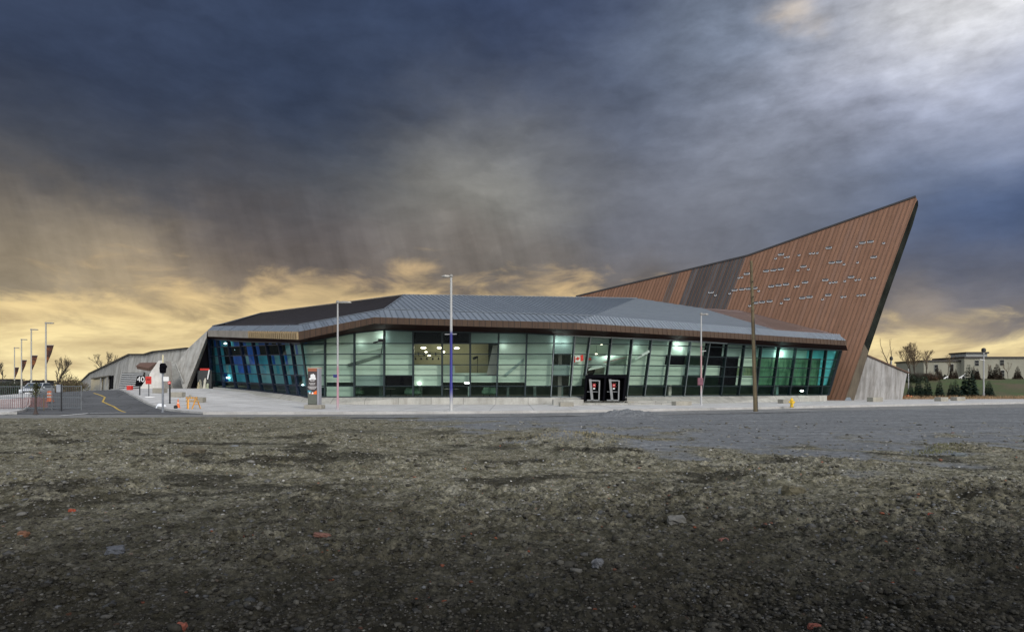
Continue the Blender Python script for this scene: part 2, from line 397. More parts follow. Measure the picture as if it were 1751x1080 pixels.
    k2 = math_(t, 'MULTIPLY_ADD', math_(t, 'SUBTRACT', n2.outputs[0], .5), math_(t, 'MULTIPLY_ADD', edge, .75, .45), 1.0)
    # slanted rain shafts in the middle of the storm
    sh = vm('DOT_PRODUCT', P0, (16, 4.4, 0))
    cv = N(t, 'ShaderNodeCombineXYZ'); t.links.new(sh, cv.inputs[0]); t.links.new(math_(t, 'MULTIPLY', el, 1.6), cv.inputs[1])
    rn = noise(t, 1.0, 5, .62, cv.outputs[0])
    rm = N(t, 'ShaderNodeMapRange', interpolation_type='SMOOTHSTEP'); t.links.new(el, rm.inputs[0]); rm.inputs[1].default_value = .34; rm.inputs[2].default_value = .2
    rm2 = N(t, 'ShaderNodeMapRange', interpolation_type='SMOOTHSTEP'); t.links.new(el, rm2.inputs[0]); rm2.inputs[1].default_value = .08; rm2.inputs[2].default_value = .16
    ra = N(t, 'ShaderNodeMapRange', interpolation_type='SMOOTHSTEP'); t.links.new(az, ra.inputs[0]); ra.inputs[1].default_value = .3; ra.inputs[2].default_value = .0
    rf = math_(t, 'MULTIPLY', math_(t, 'MULTIPLY', rm.outputs[0], rm2.outputs[0]), ra.outputs[0])
    k3 = math_(t, 'MULTIPLY_ADD', math_(t, 'MULTIPLY', math_(t, 'SUBTRACT', rn.outputs[0], .5), rf), .9, 1.0)
    colr = vm('MULTIPLY', colr, math_(t, 'MULTIPLY', math_(t, 'MULTIPLY', k1, k2), k3))
    # clear glow under the cloud base, seen through torn low cloud
    BASE = [(-300, 500), (0, 505), (150, 490), (300, 482), (350, 520), (400, 535), (450, 500), (520, 480), (700, 476), (800, 500), (1000, 503), (1200, 540), (1500, 582), (1600, 584), (1751, 564), (2100, 564)]
    br_ = N(t, 'ShaderNodeValToRGB'); els = br_.color_ramp.elements; br_.color_ramp.interpolation = 'EASE'
    px2az = lambda x: math.atan2(x - HX, FPX)
    for i, (x, y) in enumerate(BASE):
        pos_ = (px2az(x) + 1.0) / 2.0; e_ = math.atan((HY - y) / FPX * math.cos(px2az(x)))
        el_ = els[0] if i == 0 else els.new(pos_)
        el_.position = pos_; el_.color = (e_, e_, e_, 1)
    while els[-1].position == 1.0 and len(els) > len(BASE): els.remove(els[-1])
    t.links.new(math_(t, 'MULTIPLY_ADD', az, .5, .5), br_.inputs[0])
    n3 = noise(t, 8.5, 7, .60, vm('MULTIPLY', P0, (1, 2.6, 1)), .5); n4 = noise(t, 3.6, 4, .55, vm('MULTIPLY', P0, (1, 3.6, 1)), .2)
    e1_ = math_(t, 'MULTIPLY', math_(t, 'SUBTRACT', el, br_.outputs[0]), 1 / .05)
    nn = math_(t, 'ADD', math_(t, 'MULTIPLY', math_(t, 'SUBTRACT', n3.outputs[0], .5), 4.6), math_(t, 'MULTIPLY', math_(t, 'SUBTRACT', n4.outputs[0], .5), 4.0))
    al = N(t, 'ShaderNodeMapRange', interpolation_type='SMOOTHSTEP'); t.links.new(math_(t, 'ADD', e1_, nn), al.inputs[0]); al.inputs[1].default_value = -.95; al.inputs[2].default_value = .75
    gl_ = ramp(t, [(0, lin((255, 238, 184))), (.06, lin((252, 230, 172))), (.11, lin((238, 210, 154))), (.155, lin((214, 184, 138))), (.26, lin((186, 164, 136)))], math_(t, 'MULTIPLY', el, 1.0)).outputs[0]
    n5 = noise(t, 6, 6, .6, vm('MULTIPLY', P0, (1, 4.2, 1)), .4)
    gl_ = mixc(t, math_(t, 'MULTIPLY', ramp(t, [(.42, (0, 0, 0)), (.64, (1, 1, 1))], n5.outputs[0]).outputs[0], .85), gl_, lin((186, 164, 126)))
    colr = mixc(t, al.outputs[0], gl_, colr)
    # the sky behind and above the camera: bright broken overcast over a clear sky
    sky = N(t, 'ShaderNodeTexSky', sky_type='NISHITA'); sky.sun_disc = False
    sky.sun_elevation = R(30); sky.sun_rotation = R(SUN_ROT)
    nr = noise(t, 2.2, 6, .55, d)
    rear = mixc(t, .08, vm('MULTIPLY', ramp(t, [(.35, (.66, .69, .76)), (.65, (1.10, 1.09, 1.07))], nr.outputs[0]).outputs[0], (REAR, REAR, REAR)), sky.outputs[0])
    rg = N(t, 'ShaderNodeMapRange', interpolation_type='SMOOTHSTEP'); t.links.new(sep.outputs[1], rg.inputs[0]); rg.inputs[1].default_value = .50; rg.inputs[2].default_value = -.15
    colr = mixc(t, rg.outputs[0], colr, rear)
    t.links.new(colr, bg.inputs[0]); bg.inputs[1].default_value = 1.0
SUN_ROT = 148; REAR = .98
build_world()
sun = bpy.data.lights.new('sun', 'SUN'); sun.energy = 1.5; sun.angle = R(9); sun.color = (1, .95, .88)
so = bpy.data.objects.new('sun', sun); COL.objects.link(so)
# sun high behind the camera, to the right
so.rotation_euler = (R(60), 0, R(34))
# ---------------------------------------------------------------- numpy noise
def _hash(ix, iy, seed):
    h = (ix.astype(np.int64) * 374761393 + iy.astype(np.int64) * 668265263 + seed * 1442695041) & 0xffffffff
    h = ((h ^ (h >> 13)) * 1274126177) & 0xffffffff
    return ((h ^ (h >> 16)) & 0xffff) / 65535.0
def vnoise(x, y, seed=0):
    ix = np.floor(x); iy = np.floor(y); fx = x - ix; fy = y - iy
    fx = fx * fx * fx * (fx * (fx * 6 - 15) + 10); fy = fy * fy * fy * (fy * (fy * 6 - 15) + 10)
    a = _hash(ix, iy, seed); b = _hash(ix + 1, iy, seed); c = _hash(ix, iy + 1, seed); d = _hash(ix + 1, iy + 1, seed)
    return (a * (1 - fx) + b * fx) * (1 - fy) + (c * (1 - fx) + d * fx) * fy
def fbm(x, y, seed=0, oct=4, gain=.5):
    s = 0; a = 1; tot = 0
    for i in range(oct):
        c, sn = math.cos(.6 * i), math.sin(.6 * i)
        s = s + a * vnoise(x * c - y * sn + 17.3 * i, x * sn + y * c - 9.1 * i, seed + i); tot += a; a *= gain; x = x * 2.03; y = y * 2.03
    return s / tot
def np_sstep(a, b, x):
    t = np.clip((x - a) / (b - a), 0, 1); return t * t * (3 - 2 * t)
# edge of the grey gravel lot and of the whole lot, surveyed as (sight x, sight y)
GRAV = [(-600, 700), (560, 700), (650, 709), (690, 714), (760, 724), (876, 738), (1000, 746), (1176, 752), (1215, 766), (1260, 774), (1426, 776), (1560, 768), (1640, 761), (1751, 757), (2400, 745)]
EDGE = [(-900, 716), (100, 715), (300, 713.5), (700, 711.5), (900, 708.5), (1300, 703.5), (1740, 696.5), (2500, 689)]
def np_interp_px(px, tab): return np.interp(px, [a for a, b in tab], [b for a, b in tab])
def lot_height(X, Y, fine=True):
    px = X / np.maximum(Y, .5) * FPX + HX
    dg = EYE * FPX / (np_interp_px(px, GRAV) - HY)
    wob = (fbm(X * .7, Y * .7, 71, 4) - .5)
    grav = np_sstep(-.20, .20, np.log(np.maximum(Y, .5) / dg) + wob * 1.1)
    nd = 1 - np_sstep(14, 40, Y)
    h = (fbm(X * .28, Y * .28, 1, 3) - .5) * .13 * (1 - .8 * grav)
    cl = fbm(X * 1.3, Y * 1.3, 5, 3); mask = np_sstep(.40, .64, fbm(X * .4 + 7, Y * .55, 9, 3))
    lump = np.abs(fbm(X * 2.6, Y * 2.6, 21, 4) - .5) * 2
    amp = .25 + .95 * mask
    d = ((cl - .5) * .14 * amp + (.45 - lump) * .15 * amp) * (1 - .35 * np_sstep(12, 30, Y))
    if fine:
        d = d + (.45 - np.abs(fbm(X * 7, Y * 7, 33, 3) - .5) * 2) * .085 * (.5 + .7 * mask) * (.55 + .45 * nd)
        d = d + (fbm(X * 19, Y * 19, 41, 3) - .5) * .055 * nd
    h = h + d * (1 - .93 * grav) + (fbm(X * 3, Y * 3, 51, 4) - .5) * .03 * grav
    # low spoil heap at the kerb and on the edge of the gravel
    for (hx, hy, r, a) in ((6.6, 37.3, 1.15, .26), (5.8, 38.0, .8, .16), (7.6, 37.4, .8, .16), (2.0, 21.6, 1.2, .22), (3.1, 20.6, 1.0, .12)):
        q = np.exp(-(((X - hx) / (r * 1.5)) ** 2 + ((Y - hy) / r) ** 2))
        h = h + q * a * (.6 + .8 * fbm(X * 4, Y * 4, 61, 3))
    de = EYE * FPX / (np_interp_px(px, EDGE) - HY)
    return (h - .05) * (1 - .9 * np_sstep(-1.2, .2, Y - de)), grav, mask
def big_mesh(name, co, faces_q, mats, attrs=None, smooth=True):
    me = bpy.data.meshes.new(name); nv = len(co); nf = len(faces_q); k = faces_q.shape[1]
    me.vertices.add(nv); me.vertices.foreach_set('co', co.astype(np.float32).ravel())
    me.loops.add(nf * k); me.loops.foreach_set('vertex_index', faces_q.astype(np.int32).ravel())
    me.polygons.add(nf); me.polygons.foreach_set('loop_start', np.arange(0, nf * k, k, dtype=np.int32))
    me.update(calc_edges=True)
    for m in (mats if isinstance(mats, list) else [mats]): me.materials.append(m)
    for an, av in (attrs or {}).items():
        if av.ndim == 1:
            a = me.attributes.new(an, 'FLOAT', 'POINT'); a.data.foreach_set('value', av.astype(np.float32))
        else:
            a = me.attributes.new(an, 'FLOAT_COLOR', 'POINT'); a.data.foreach_set('color', av.astype(np.float32).ravel())
    if smooth: me.polygons.foreach_set('use_smooth', np.ones(nf, dtype=bool))
    me.validate(); o = bpy.data.objects.new(name, me); COL.objects.link(o); return o
def grid_faces(nr, nc):
    i = np.arange(nr - 1)[:, None] * nc + np.arange(nc - 1)[None]
    return np.stack([i, i + 1, i + nc + 1, i + nc], -1).reshape(-1, 4)

# ---------------------------------------------------------------- soil materials
def soil_mat():
    m, t, p = nt('building_site_soil'); pos = geo_pos(t)
    at = N(t, 'ShaderNodeAttribute', attribute_name='gravel').outputs['Fac']
    dm = N(t, 'ShaderNodeAttribute', attribute_name='damp').outputs['Fac']  # foreground falloff and darker patches painted into the soil colour
    n1 = noise(t, .35, 5, .6, pos); n2 = noise(t, 2.3, 6, .68, pos); n3 = noise(t, 17, 5, .65, pos); n4 = noise(t, 60, 3, .6, pos)
    a = ramp(t, [(.28, (.046, .043, .030)), (.44, (.105, .103, .078)), (.56, (.155, .153, .126)), (.70, (.215, .215, .19))], n2.outputs[0]).outputs[0]
    n6 = noise(t, 6.5, 6, .7, pos)
    a = mixc(t, .75, a, ramp(t, [(.34, (.34, .33, .30)), (.48, (.95, .95, .90)), (.64, (1.75, 1.72, 1.66))], n6.outputs[0]).outputs[0], 'MULTIPLY')
    a = mixc(t, .7, a, ramp(t, [(.34, (.40, .38, .34)), (.5, (1, .98, .93)), (.66, (1.7, 1.66, 1.6))], n3.outputs[0]).outputs[0], 'MULTIPLY')
    a = mixc(t, .6, a, ramp(t, [(.3, (.5, .5, .5)), (.7, (1.5, 1.5, 1.5))], n4.outputs[0]).outputs[0], 'MULTIPLY')
    a = mixc(t, .35, a, ramp(t, [(.35, (.75, .68, .55)), (.65, (1.1, 1.12, 1.15))], n1.outputs[0]).outputs[0], 'MULTIPLY')
    vo = N(t, 'ShaderNodeTexVoronoi'); vo.inputs['Scale'].default_value = 21; t.links.new(pos, vo.inputs['Vector'])
    sc = N(t, 'ShaderNodeSeparateColor'); t.links.new(vo.outputs['Color'], sc.inputs[0])
    pick = math_(t, 'MULTIPLY', math_(t, 'GREATER_THAN', sc.outputs[0], .90), math_(t, 'LESS_THAN', vo.outputs['Distance'], .42))
    peb = ramp(t, [(.0, (.10, .10, .10)), (.4, (.22, .215, .2)), (.75, (.16, .17, .19)), (.9, (.34, .33, .3)), (1, (.26, .12, .07))], sc.outputs[1]).outputs[0]
    a = mixc(t, math_(t, 'MULTIPLY', pick, .85), a, peb)
    a = mixc(t, 1.0, a, (1.10, 1.08, 1.06), 'MULTIPLY')
    darkened = mixc(t, 1.0, a, (.085, .085, .084), 'MULTIPLY')  # soil colour under the painted foreground falloff
    a = mixc(t, dm, a, darkened)
    g = ramp(t, [(.3, (.115, .122, .128)), (.5, (.155, .163, .17)), (.7, (.20, .205, .21))], n2.outputs[0]).outputs[0]
    g = mixc(t, .8, g, ramp(t, [(.36, (.6, .6, .6)), (.64, (1.4, 1.4, 1.4))], n6.outputs[0]).outputs[0], 'MULTIPLY')
    g = mixc(t, .8, g, ramp(t, [(.3, (.62, .62, .62)), (.7, (1.35, 1.35, 1.35))], n4.outputs[0]).outputs[0], 'MULTIPLY')
    g = mixc(t, .75, g, ramp(t, [(.35, (.8, .8, .8)), (.65, (1.2, 1.2, 1.2))], noise(t, .5, 4, .6, stretch(t, pos, (.35, 1.6, 1))).outputs[0]).outputs[0], 'MULTIPLY')
    a = mixc(t, at, a, g)
    t.links.new(a, p.inputs['Base Color']); p.inputs['Roughness'].default_value = .95; p.inputs['Specular IOR Level'].default_value = .15
    h = math_(t, 'ADD', math_(t, 'MULTIPLY', n3.outputs[0], .8), math_(t, 'MULTIPLY', n4.outputs[0], .45))
    bump(t, p, h, .9, .03); return m
M['soil'] = soil_mat()
# ---------------------------------------------------------------- dirt lot
NR, NC = 620, 960
yy = 2.6 * (54.5 / 2.6) ** (np.arange(NR) / (NR - 1))
aa = np.tan(np.linspace(R(-57), R(57), NC))
Yg = np.repeat(yy[:, None], NC, 1); Xg = yy[:, None] * aa[None]
pxg = Xg / Yg * FPX + HX
de = EYE * FPX / (np_interp_px(pxg, EDGE) - HY)
Yg = np.minimum(Yg, de + .5); Xg = Yg * aa[None]      # the lot stops at the street
H, GR, MK = lot_height(Xg, Yg)
damp = np.clip((1 - np_sstep(4.2, 14.0, Yg * (.72 + .56 * fbm(Xg * .33, Yg * .33, 81, 4)))) , 0, 1)  # vignette-like falloff painted into the soil colour, darker near the camera
damp = np.maximum(damp, .75 * np_sstep(.56, .68, fbm(Xg * .5, Yg * .8, 91, 4)) * (1 - GR) * (1 - np_sstep(20, 33, Yg)))  # plus noise-shaped darker patches of soil
co = np.stack([Xg, Yg, H], -1).reshape(-1, 3)
lot = big_mesh('dirt_ground', co, grid_faces(NR, NC), M['soil'], {'gravel': GR.ravel(), 'damp': (damp * (1 - GR)).ravel()})  # 'damp' carries the painted foreground falloff and darker patches
tag(lot, kind='structure')

# ---------------------------------------------------------------- loose stones and clods lying on the dirt (uncountable)
def ico():
    bm = bmesh.new(); bmesh.ops.create_icosphere(bm, subdivisions=1, radius=1)
    v = np.array([p.co[:] for p in bm.verts]); f = np.array([[x.index for x in q.verts] for q in bm.faces]); bm.free(); return v, f
IV, IF = ico()
def scatter(n, smin, smax, pal, seed, ybias=1.0, name='rubble', keep=None):
    g = np.random.default_rng(seed)
    ys = g.uniform(718, 1110, n) if ybias == 1 else 716 + (1110 - 716) * g.uniform(0, 1, n) ** ybias
    Y = EYE * FPX / (ys - HY); X = (g.uniform(-60, 1811, n) - HX) / FPX * Y
    h, gr, mk = lot_height(X, Y)
    ok = g.uniform(0, 1, n) < np.where(gr > .5, .22, .35 + .65 * mk)
    X, Y, h, mk = X[ok], Y[ok], h[ok], mk[ok]; n = len(X)
    s = np.exp(g.uniform(math.log(smin), math.log(smax), n)) * (.62 + .068 * np.minimum(Y, 30))
    sc = s[:, None] * np.stack([g.uniform(.7, 1.5, n), g.uniform(.7, 1.3, n), g.uniform(.38, .8, n)], -1)
    jit = 1 + g.uniform(-.42, .35, (n, len(IV), 1))
    V = IV[None] * jit * sc[:, None]
    th = g.uniform(0, 6.28, n); c, sn = np.cos(th)[:, None], np.sin(th)[:, None]
    x = V[..., 0] * c - V[..., 1] * sn; y = V[..., 0] * sn + V[..., 1] * c
    V = np.stack([x + X[:, None], y + Y[:, None], V[..., 2] + (h + sc[:, 2] * .25)[:, None]], -1)
    F = IF[None] + (np.arange(n) * len(IV))[:, None, None]
    pc = np.array(pal)[g.integers(0, len(pal), n)] * g.uniform(.7, 1.25, (n, 1))
    falloff_v = .15 + .85 * np_sstep(5, 14.5, Y * (.72 + .56 * fbm(X * .33, Y * .33, 81, 4)))   # same foreground falloff painted into the stones
    C = np.concatenate([pc * falloff_v[:, None] ** .8, np.ones((n, 1))], 1)
    return V.reshape(-1, 3), F.reshape(-1, 3), np.repeat(C, len(IV), 0)
def stone_mat():
    m, t, p = nt('loose_stone'); at = N(t, 'ShaderNodeAttribute', attribute_name='stone').outputs['Color']; pos = geo_pos(t)
    c = mixc(t, .6, at, ramp(t, [(.3, (.55, .55, .55)), (.7, (1.4, 1.4, 1.4))], noise(t, 25, 5, .65, pos).outputs[0]).outputs[0], 'MULTIPLY')
    t.links.new(c, p.inputs['Base Color']); p.inputs['Roughness'].default_value = .9; p.inputs['Specular IOR Level'].default_value = .2
    bump(t, p, noise(t, 60, 4, .6, pos).outputs[0], .6, .01); return m
M['stone'] = stone_mat()
EARTH = [(.120, .113, .088), (.108, .102, .08), (.132, .126, .1), (.095, .088, .068), (.16, .153, .128)]
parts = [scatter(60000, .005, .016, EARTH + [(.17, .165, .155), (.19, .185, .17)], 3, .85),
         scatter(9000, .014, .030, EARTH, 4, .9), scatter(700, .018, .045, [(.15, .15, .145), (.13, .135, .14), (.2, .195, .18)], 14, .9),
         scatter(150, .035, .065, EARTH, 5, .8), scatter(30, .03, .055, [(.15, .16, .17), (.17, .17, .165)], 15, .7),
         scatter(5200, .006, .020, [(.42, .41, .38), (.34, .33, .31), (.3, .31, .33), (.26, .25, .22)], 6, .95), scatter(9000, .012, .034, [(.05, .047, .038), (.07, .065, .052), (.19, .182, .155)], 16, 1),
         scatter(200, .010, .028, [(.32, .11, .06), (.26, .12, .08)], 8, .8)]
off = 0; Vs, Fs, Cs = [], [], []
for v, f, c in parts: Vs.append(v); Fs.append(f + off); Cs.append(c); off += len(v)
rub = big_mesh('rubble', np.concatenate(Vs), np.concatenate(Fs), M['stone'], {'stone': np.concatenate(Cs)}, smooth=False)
tag(rub, 'loose stones, pebbles and earth clods strewn over the dirt lot', 'rubble', kind='stuff')
def lot_z(x, y):
    h, _, _ = lot_height(np.array([x]), np.array([y])); return float(h[0])
# single pieces one can point to
def chunk(name, px, py, sx, sy, sz, col, label, cat, rz=0, seed=0, group=None):
    d = EYE * FPX / (py - HY); x = (px - HX) / FPX * d
    bm = bmesh.new(); bmesh.ops.create_cube(bm, size=1); bmesh.ops.subdivide_edges(bm, edges=bm.edges, cuts=3, use_grid_fill=True)
    r = random.Random(seed)
    for v in bm.verts:
        c = v.co; l = c.length; c *= lerp(1, .62 / max(l, .1), .5); c += Vector((r.uniform(-.1, .1), r.uniform(-.1, .1), r.uniform(-.1, .1)))
        v.co = (c.x * sx * .82, c.y * sy * .82, c.z * sz * .9)
    me = bpy.data.meshes.new(name); bm.to_mesh(me); bm.free()
    me.materials.append(simple(name + '_surface', col, .9, var=.35, scale=14, bmp=.5))
    o = bpy.data.objects.new(name, me); COL.objects.link(o)
    o.location = (x, d, lot_z(x, d) + sz * .18); o.rotation_euler = (r.uniform(-.2, .2), r.uniform(-.2, .2), rz)
    return tag(o, label, cat, group)
g = 'orange brick pieces in the dirt'
chunk('brick_fragment', 307, 1068, .11, .08, .07, (.13, .035, .02), 'largest orange brick fragment, at the bottom edge of the photo left of centre', 'brick', .3, 1, g)
chunk('brick_fragment', 123, 872, .10, .08, .07, (.25, .05, .022), 'bright orange brick lump in the dirt below the left street corner', 'brick', .6, 2, g)
chunk('brick_fragment', 40, 913, .13, .09, .08, (.14, .065, .035), 'dull tan orange brick lump near the left edge of the photo', 'brick', .1, 3, g)
chunk('brick_fragment', 551, 912, .22, .10, .05, (.12, .055, .04), 'long flat reddish brick slab in the dirt below the pylon sign', 'brick', .1, 4, g)
chunk('brick_fragment', 1592, 876, .10, .09, .09, (.26, .04, .018), 'vivid red orange brick lump in the dirt on the right side', 'brick', .8, 5, g)
chunk('brick_fragment', 1392, 1076, .10, .07, .05, (.10, .025, .015), 'red brick chip at the bottom edge of the photo right of centre', 'brick', .4, 6, g)
chunk('brick_fragment', 1237, 919, .12, .08, .05, (.14, .06, .045), 'small reddish brick chip in the dirt below the utility pole', 'brick', .2, 7, g)
g = 'larger stones in the dirt'
chunk('stone', 197, 943, .20, .14, .13, (.055, .06, .07), 'blue grey angular stone half sunk in the dirt on the left', 'stone', .5, 8, g)
chunk('stone', 1356, 839, .42, .25, .20, (.085, .075, .045), 'dark mossy clod with a pale stone beside it right of centre', 'stone', .2, 9, g)
chunk('stone', 1336, 838, .10, .10, .14, (.19, .19, .175), 'small pale stone touching the dark clod right of centre', 'stone', .9, 10, g)
chunk('stone', 1022, 968, .12, .10, .09, (.075, .078, .085), 'round grey pebble standing alone in dark soil below the door', 'stone', .9, 11, g)
chunk('stone', 332, 777, .62, .3, .16, (.09, .078, .052), 'long dark earth clod below the orange trestle', 'stone', .05, 12, g)
chunk('stone', 1157, 893, .26, .16, .12, (.10, .098, .09), 'pale buff stone in the dirt under the third lamp', 'stone', .1, 13, g)
chunk('stone', 1640, 779, .36, .2, .12, (.11, .125, .13), 'flat blue grey slab in front of the grass tuft', 'stone', .05, 14, g)

# ---------------------------------------------------------------- ground to the horizon, street, pavements
gm = simple('open_ground', (.10, .095, .06), .95, var=.35, scale=.06, bmp=.4)
mb = MB(); S = 4000
mb.poly([(-S, -S, -.45), (S, -S, -.45), (S, S, -.45), (-S, S, -.45)]); tag(mb.build('ground', gm), kind='structure')
def near_lot():
    """flat remainder of the lot beside and behind the camera"""
    mb = MB(); mb.poly([(-60, -40, -.16), (70, -40, -.16), (70, 46, -.16), (40, 34, -.16), (-60, 34, -.16)]); return mb
tag(near_lot().build('dirt_field', M['soil']), kind='structure')
KERB = [(-130, 43.5), (-45, 40.9), (-31, 40.3), (-21, 40.2), (-10, 40.6), (-4, 41.3), (3, 43.0), (10, 45.6), (19, 49.6), (33, 56.5), (50.4, 64.6), (80, 78), (130, 100)]
def kerb_y(x): return interp(x, KERB)
def drape(name, x0, x1, nx, ny, y0f, y1f, dz, mat, zf=zg):
    xs = np.linspace(x0, x1, nx); co = []
    for j in range(ny):
        for x in xs:
            a, b = y0f(x), y1f(x); y = a + (b - a) * j / (ny - 1); co.append((x, y, zf(x, y) + dz))
    o = big_mesh(name, np.array(co), grid_faces(ny, nx), mat); return tag(o, kind='structure')
# street: light grey carriageway edge between the lot and the kerb
drape('street', -130, 130, 200, 10, lambda x: kerb_y(x) - 4.6 - .06 * max(0, x), lambda x: kerb_y(x) + .05, -.02, M['street'])
ROADL = [(35.5, -33), (40.6, -31.6), (44, -33.5), (50, -37.5), (58, -43.4), (66, -47.6), (90, -67), (140, -108)]
ROADR = [(35.5, -17), (40.6, -19.5), (42.6, -21.5), (46, -24.6), (52, -29.6), (58, -34.4), (66, -40.4), (90, -60), (140, -101)]
def rx(y, tab): return interp(y, tab)
def side_road():
    ny, nx = 120, 24; co = []
    for j in range(ny):
        y = lerp(40.2, 135, (j / (ny - 1)) ** 1.6)
        for i in range(nx):
            x = lerp(rx(y, ROADL), rx(y, ROADR), i / (nx - 1)); co.append((x, y, zg(x, y)))
    return tag(big_mesh('road', np.array(co), grid_faces(ny, nx), M['asphalt']), kind='structure')
side_road()
def plaza(name, xa, xb, mat, dz=.125):
    """pavement from a left edge xa(y) to a right edge xb(y), starting at the kerb"""
    ny, nx = 150, 130; co = []
    for j in range(ny):
        y = lerp(40.2, 104, (j / (ny - 1)) ** 1.5)
        for i in range(nx):
            x = lerp(xa(y), xb(y), i / (nx - 1)); yk = max(y, kerb_y(x) + .15)
            if x > 36: yk = min(yk, max(kerb_y(x) + .2, 80.8 + (x - 48) * .08))
            co.append((x, yk, zg(x, yk) + dz))
    return tag(big_mesh(name, np.array(co), grid_faces(ny, nx), mat), kind='structure')
plaza('sidewalk', lambda y: rx(y, ROADR) + .15, lambda y: 46 + (y - 40) * 1.2, M['paving'])
plaza('corner_sidewalk', lambda y: rx(y, ROADL) - 3.4 - .10 * (y - 40), lambda y: rx(y, ROADL) - .15, M['paving'])
def kerb_line(name, pts, w=.16, h=.15):
    mb = MB(); rows = []
    dense = []
    for (x0, y0), (x1, y1) in zip(pts, pts[1:]):
        n = max(1, int(math.hypot(x1 - x0, y1 - y0) / 1.0))
        dense += [(lerp(x0, x1, i / n), lerp(y0, y1, i / n)) for i in range(n)]
    dense.append(pts[-1]); rings = []
    for i, (x, y) in enumerate(dense):
        xa, ya = dense[max(0, i - 1)]; xb, yb = dense[min(len(dense) - 1, i + 1)]
        l = math.hypot(xb - xa, yb - ya); nx, ny = -(yb - ya) / l * w / 2, (xb - xa) / l * w / 2; z = zg(x, y)
        rings.append([(x - nx, y - ny, z - .15), (x + nx, y + ny, z - .15), (x + nx, y + ny, z + h), (x - nx, y - ny, z + h)])
    mb.loft(rings); return tag(mb.build(name, M['kerb']), kind='structure')
kerb_line('street_kerb', [(-19.3, 40.25)] + [p for p in KERB if p[0] > -19])
kerb_line('road_kerb', [(-19.2, 40.28), (-20.0, 41.2)] + [(x, y) for y, x in ROADR if y > 42] , .16, .14)
kerb_line('corner_kerb', [(x, y) for y, x in ROADL if y > 40.4], .16, .14)
kerb_line('far_street_kerb', [p for p in KERB if p[0] < -30] + [(-31.6, 40.6)], .16, .14)
# yellow centre line with a kink, white stop line
def painted(name, pts, w, mat, dz=.012):
    q = []
    for (x0, y0), (x1, y1) in zip(pts, pts[1:]):
        a, b = GP(x0, y0), GP(x1, y1); n = max(2, int((b - a).length / .6))
        for i in range(n + (1)):
            p = a.lerp(b, i / n); q.append(p)
    mb = MB()
    L = [];
    for i, p in enumerate(q):
        d = q[min(len(q) - 1, i + 1)] - q[max(0, i - 1)]; d.z = 0
        if d.length < 1e-6: d = Vector((0, 1, 0))
        d.normalize(); s = Vector((d.y, -d.x, 0)) * w / 2
        L.append([Vector((v.x, v.y, zg(v.x, v.y) + dz)) for v in (p - s, p + s)])
    for a, b in zip(L, L[1:]): mb.poly([a[0], a[1], b[1], b[0]])
    return tag(mb.build(name, mat), kind='structure')
painted('yellow_road_line', [(214, 704.5), (195, 695), (175.5, 686.5), (178, 682), (179.5, 679), (172, 675.5), (160, 671.8)], .14, M['yellow_line'])
painted('white_road_line', [(216, 705.2), (150, 706.6), (104, 710.5)], .3, M['white_line'])
# ================================================================= the museum
mus = empty('museum_building', (4, 60, 0), local=False)
tag(mus, 'long low museum with tilted glass front and a copper clad fin rising to a point', 'museum')
# ---- plan of the glass front
def base_d(px):
    if px <= 527.8: return lerp(72, 58, (px - 362) / (527.8 - 362))
    if px <= 982: return 58.0
    k = (px - HX) / FPX                     # straight line from (5.6,58) to (35,71)
    return (58 - 5.615 * .442) / (1 - .442 * k)
SOF = [(340, 578), (355, 579), (420, 584), (515, 586), (640, 562.5), (706, 566), (900, 569.5), (984, 574), (1180, 583), (1440, 599), (1460, 600)]
LB = [363, 383, 404, 426, 448, 471, 493, 511, 527.8]; LT = [357, 371, 390, 411, 432, 455, 477, 498, 515.5]
CB = [527.8, 555.6, 606, 657, 706.5, 756, 804, 849, 897.6, 942, 974.5]; CT = [515.5, 555.6, 606, 657, 706.5, 756, 804, 853, 901, 948, 983]
RB = [974.5, 995.6, 1034, 1071, 1101, 1135.5, 1169, 1198, 1232, 1262, 1292, 1320, 1349, 1378, 1403, 1416]; RT = [983, 1009, 1045.5, 1081, 1114, 1148, 1181, 1213, 1243, 1273, 1302, 1332, 1361, 1388, 1413, 1438]
ROWS = [.80, 1.76, 2.72, 3.68, 4.64, 5.60]
ROWL = [1.75, 2.30, 3.25, 4.17, 5.09, 6.07]
def mull(bx, tx):
    d0 = base_d(bx)
    if bx < 527: lean = 1.2 * sstep(527, 480, bx); k = (527.8 - bx) / (527.8 - 363)
    else: lean = 1.5 * sstep(975, 1110, bx); k = 0
    zs = [lerp(a, b, k) for a, b in zip(ROWS, ROWL)]
    p0 = Vector(((bx - HX) / FPX * d0, d0, zs[0]))
    dt = base_d(tx) - lean; p1 = W(tx, interp(tx, SOF), dt)
    out = []
    for z in zs:
        if z > p1.z - .12: out.append(p1.copy()); break
        out.append(p0.lerp(p1, (z - p0.z) / (p1.z - p0.z)))
    while len(out) < 7: out.append(p1.copy())
    return out
ML = [mull(a, b) for a, b in zip(LB, LT)]; MC = [mull(a, b) for a, b in zip(CB, CT)]; MR = [mull(a, b) for a, b in zip(RB, RT)]
STC = ["GBBBBC", "BBBBHB", "BBBBGC", "GBBBKC", "KCCBBC", "KCCCHC", "GCCCHC", "GBBBHC", "GBBBBC", "GGCGCC"]
STR = ["GBBBBC", "GCCCXX", "GBCBXX", "GBBBBC", "GBBBBC", "BBKBBC", "BBCGCC", "KKKBCC", "GGKKKC", "GGBMBC", "KGMMMC", "GBMMMC", "BBMMMC", "TTMMMC", "TTTTTC"]
STL = ["NTTTTC", "TKNTTC", "NKTNTC", "TTTNTC", "NKTTBC", "NKTBTC", "NTBBCC", "NBBBBC"]
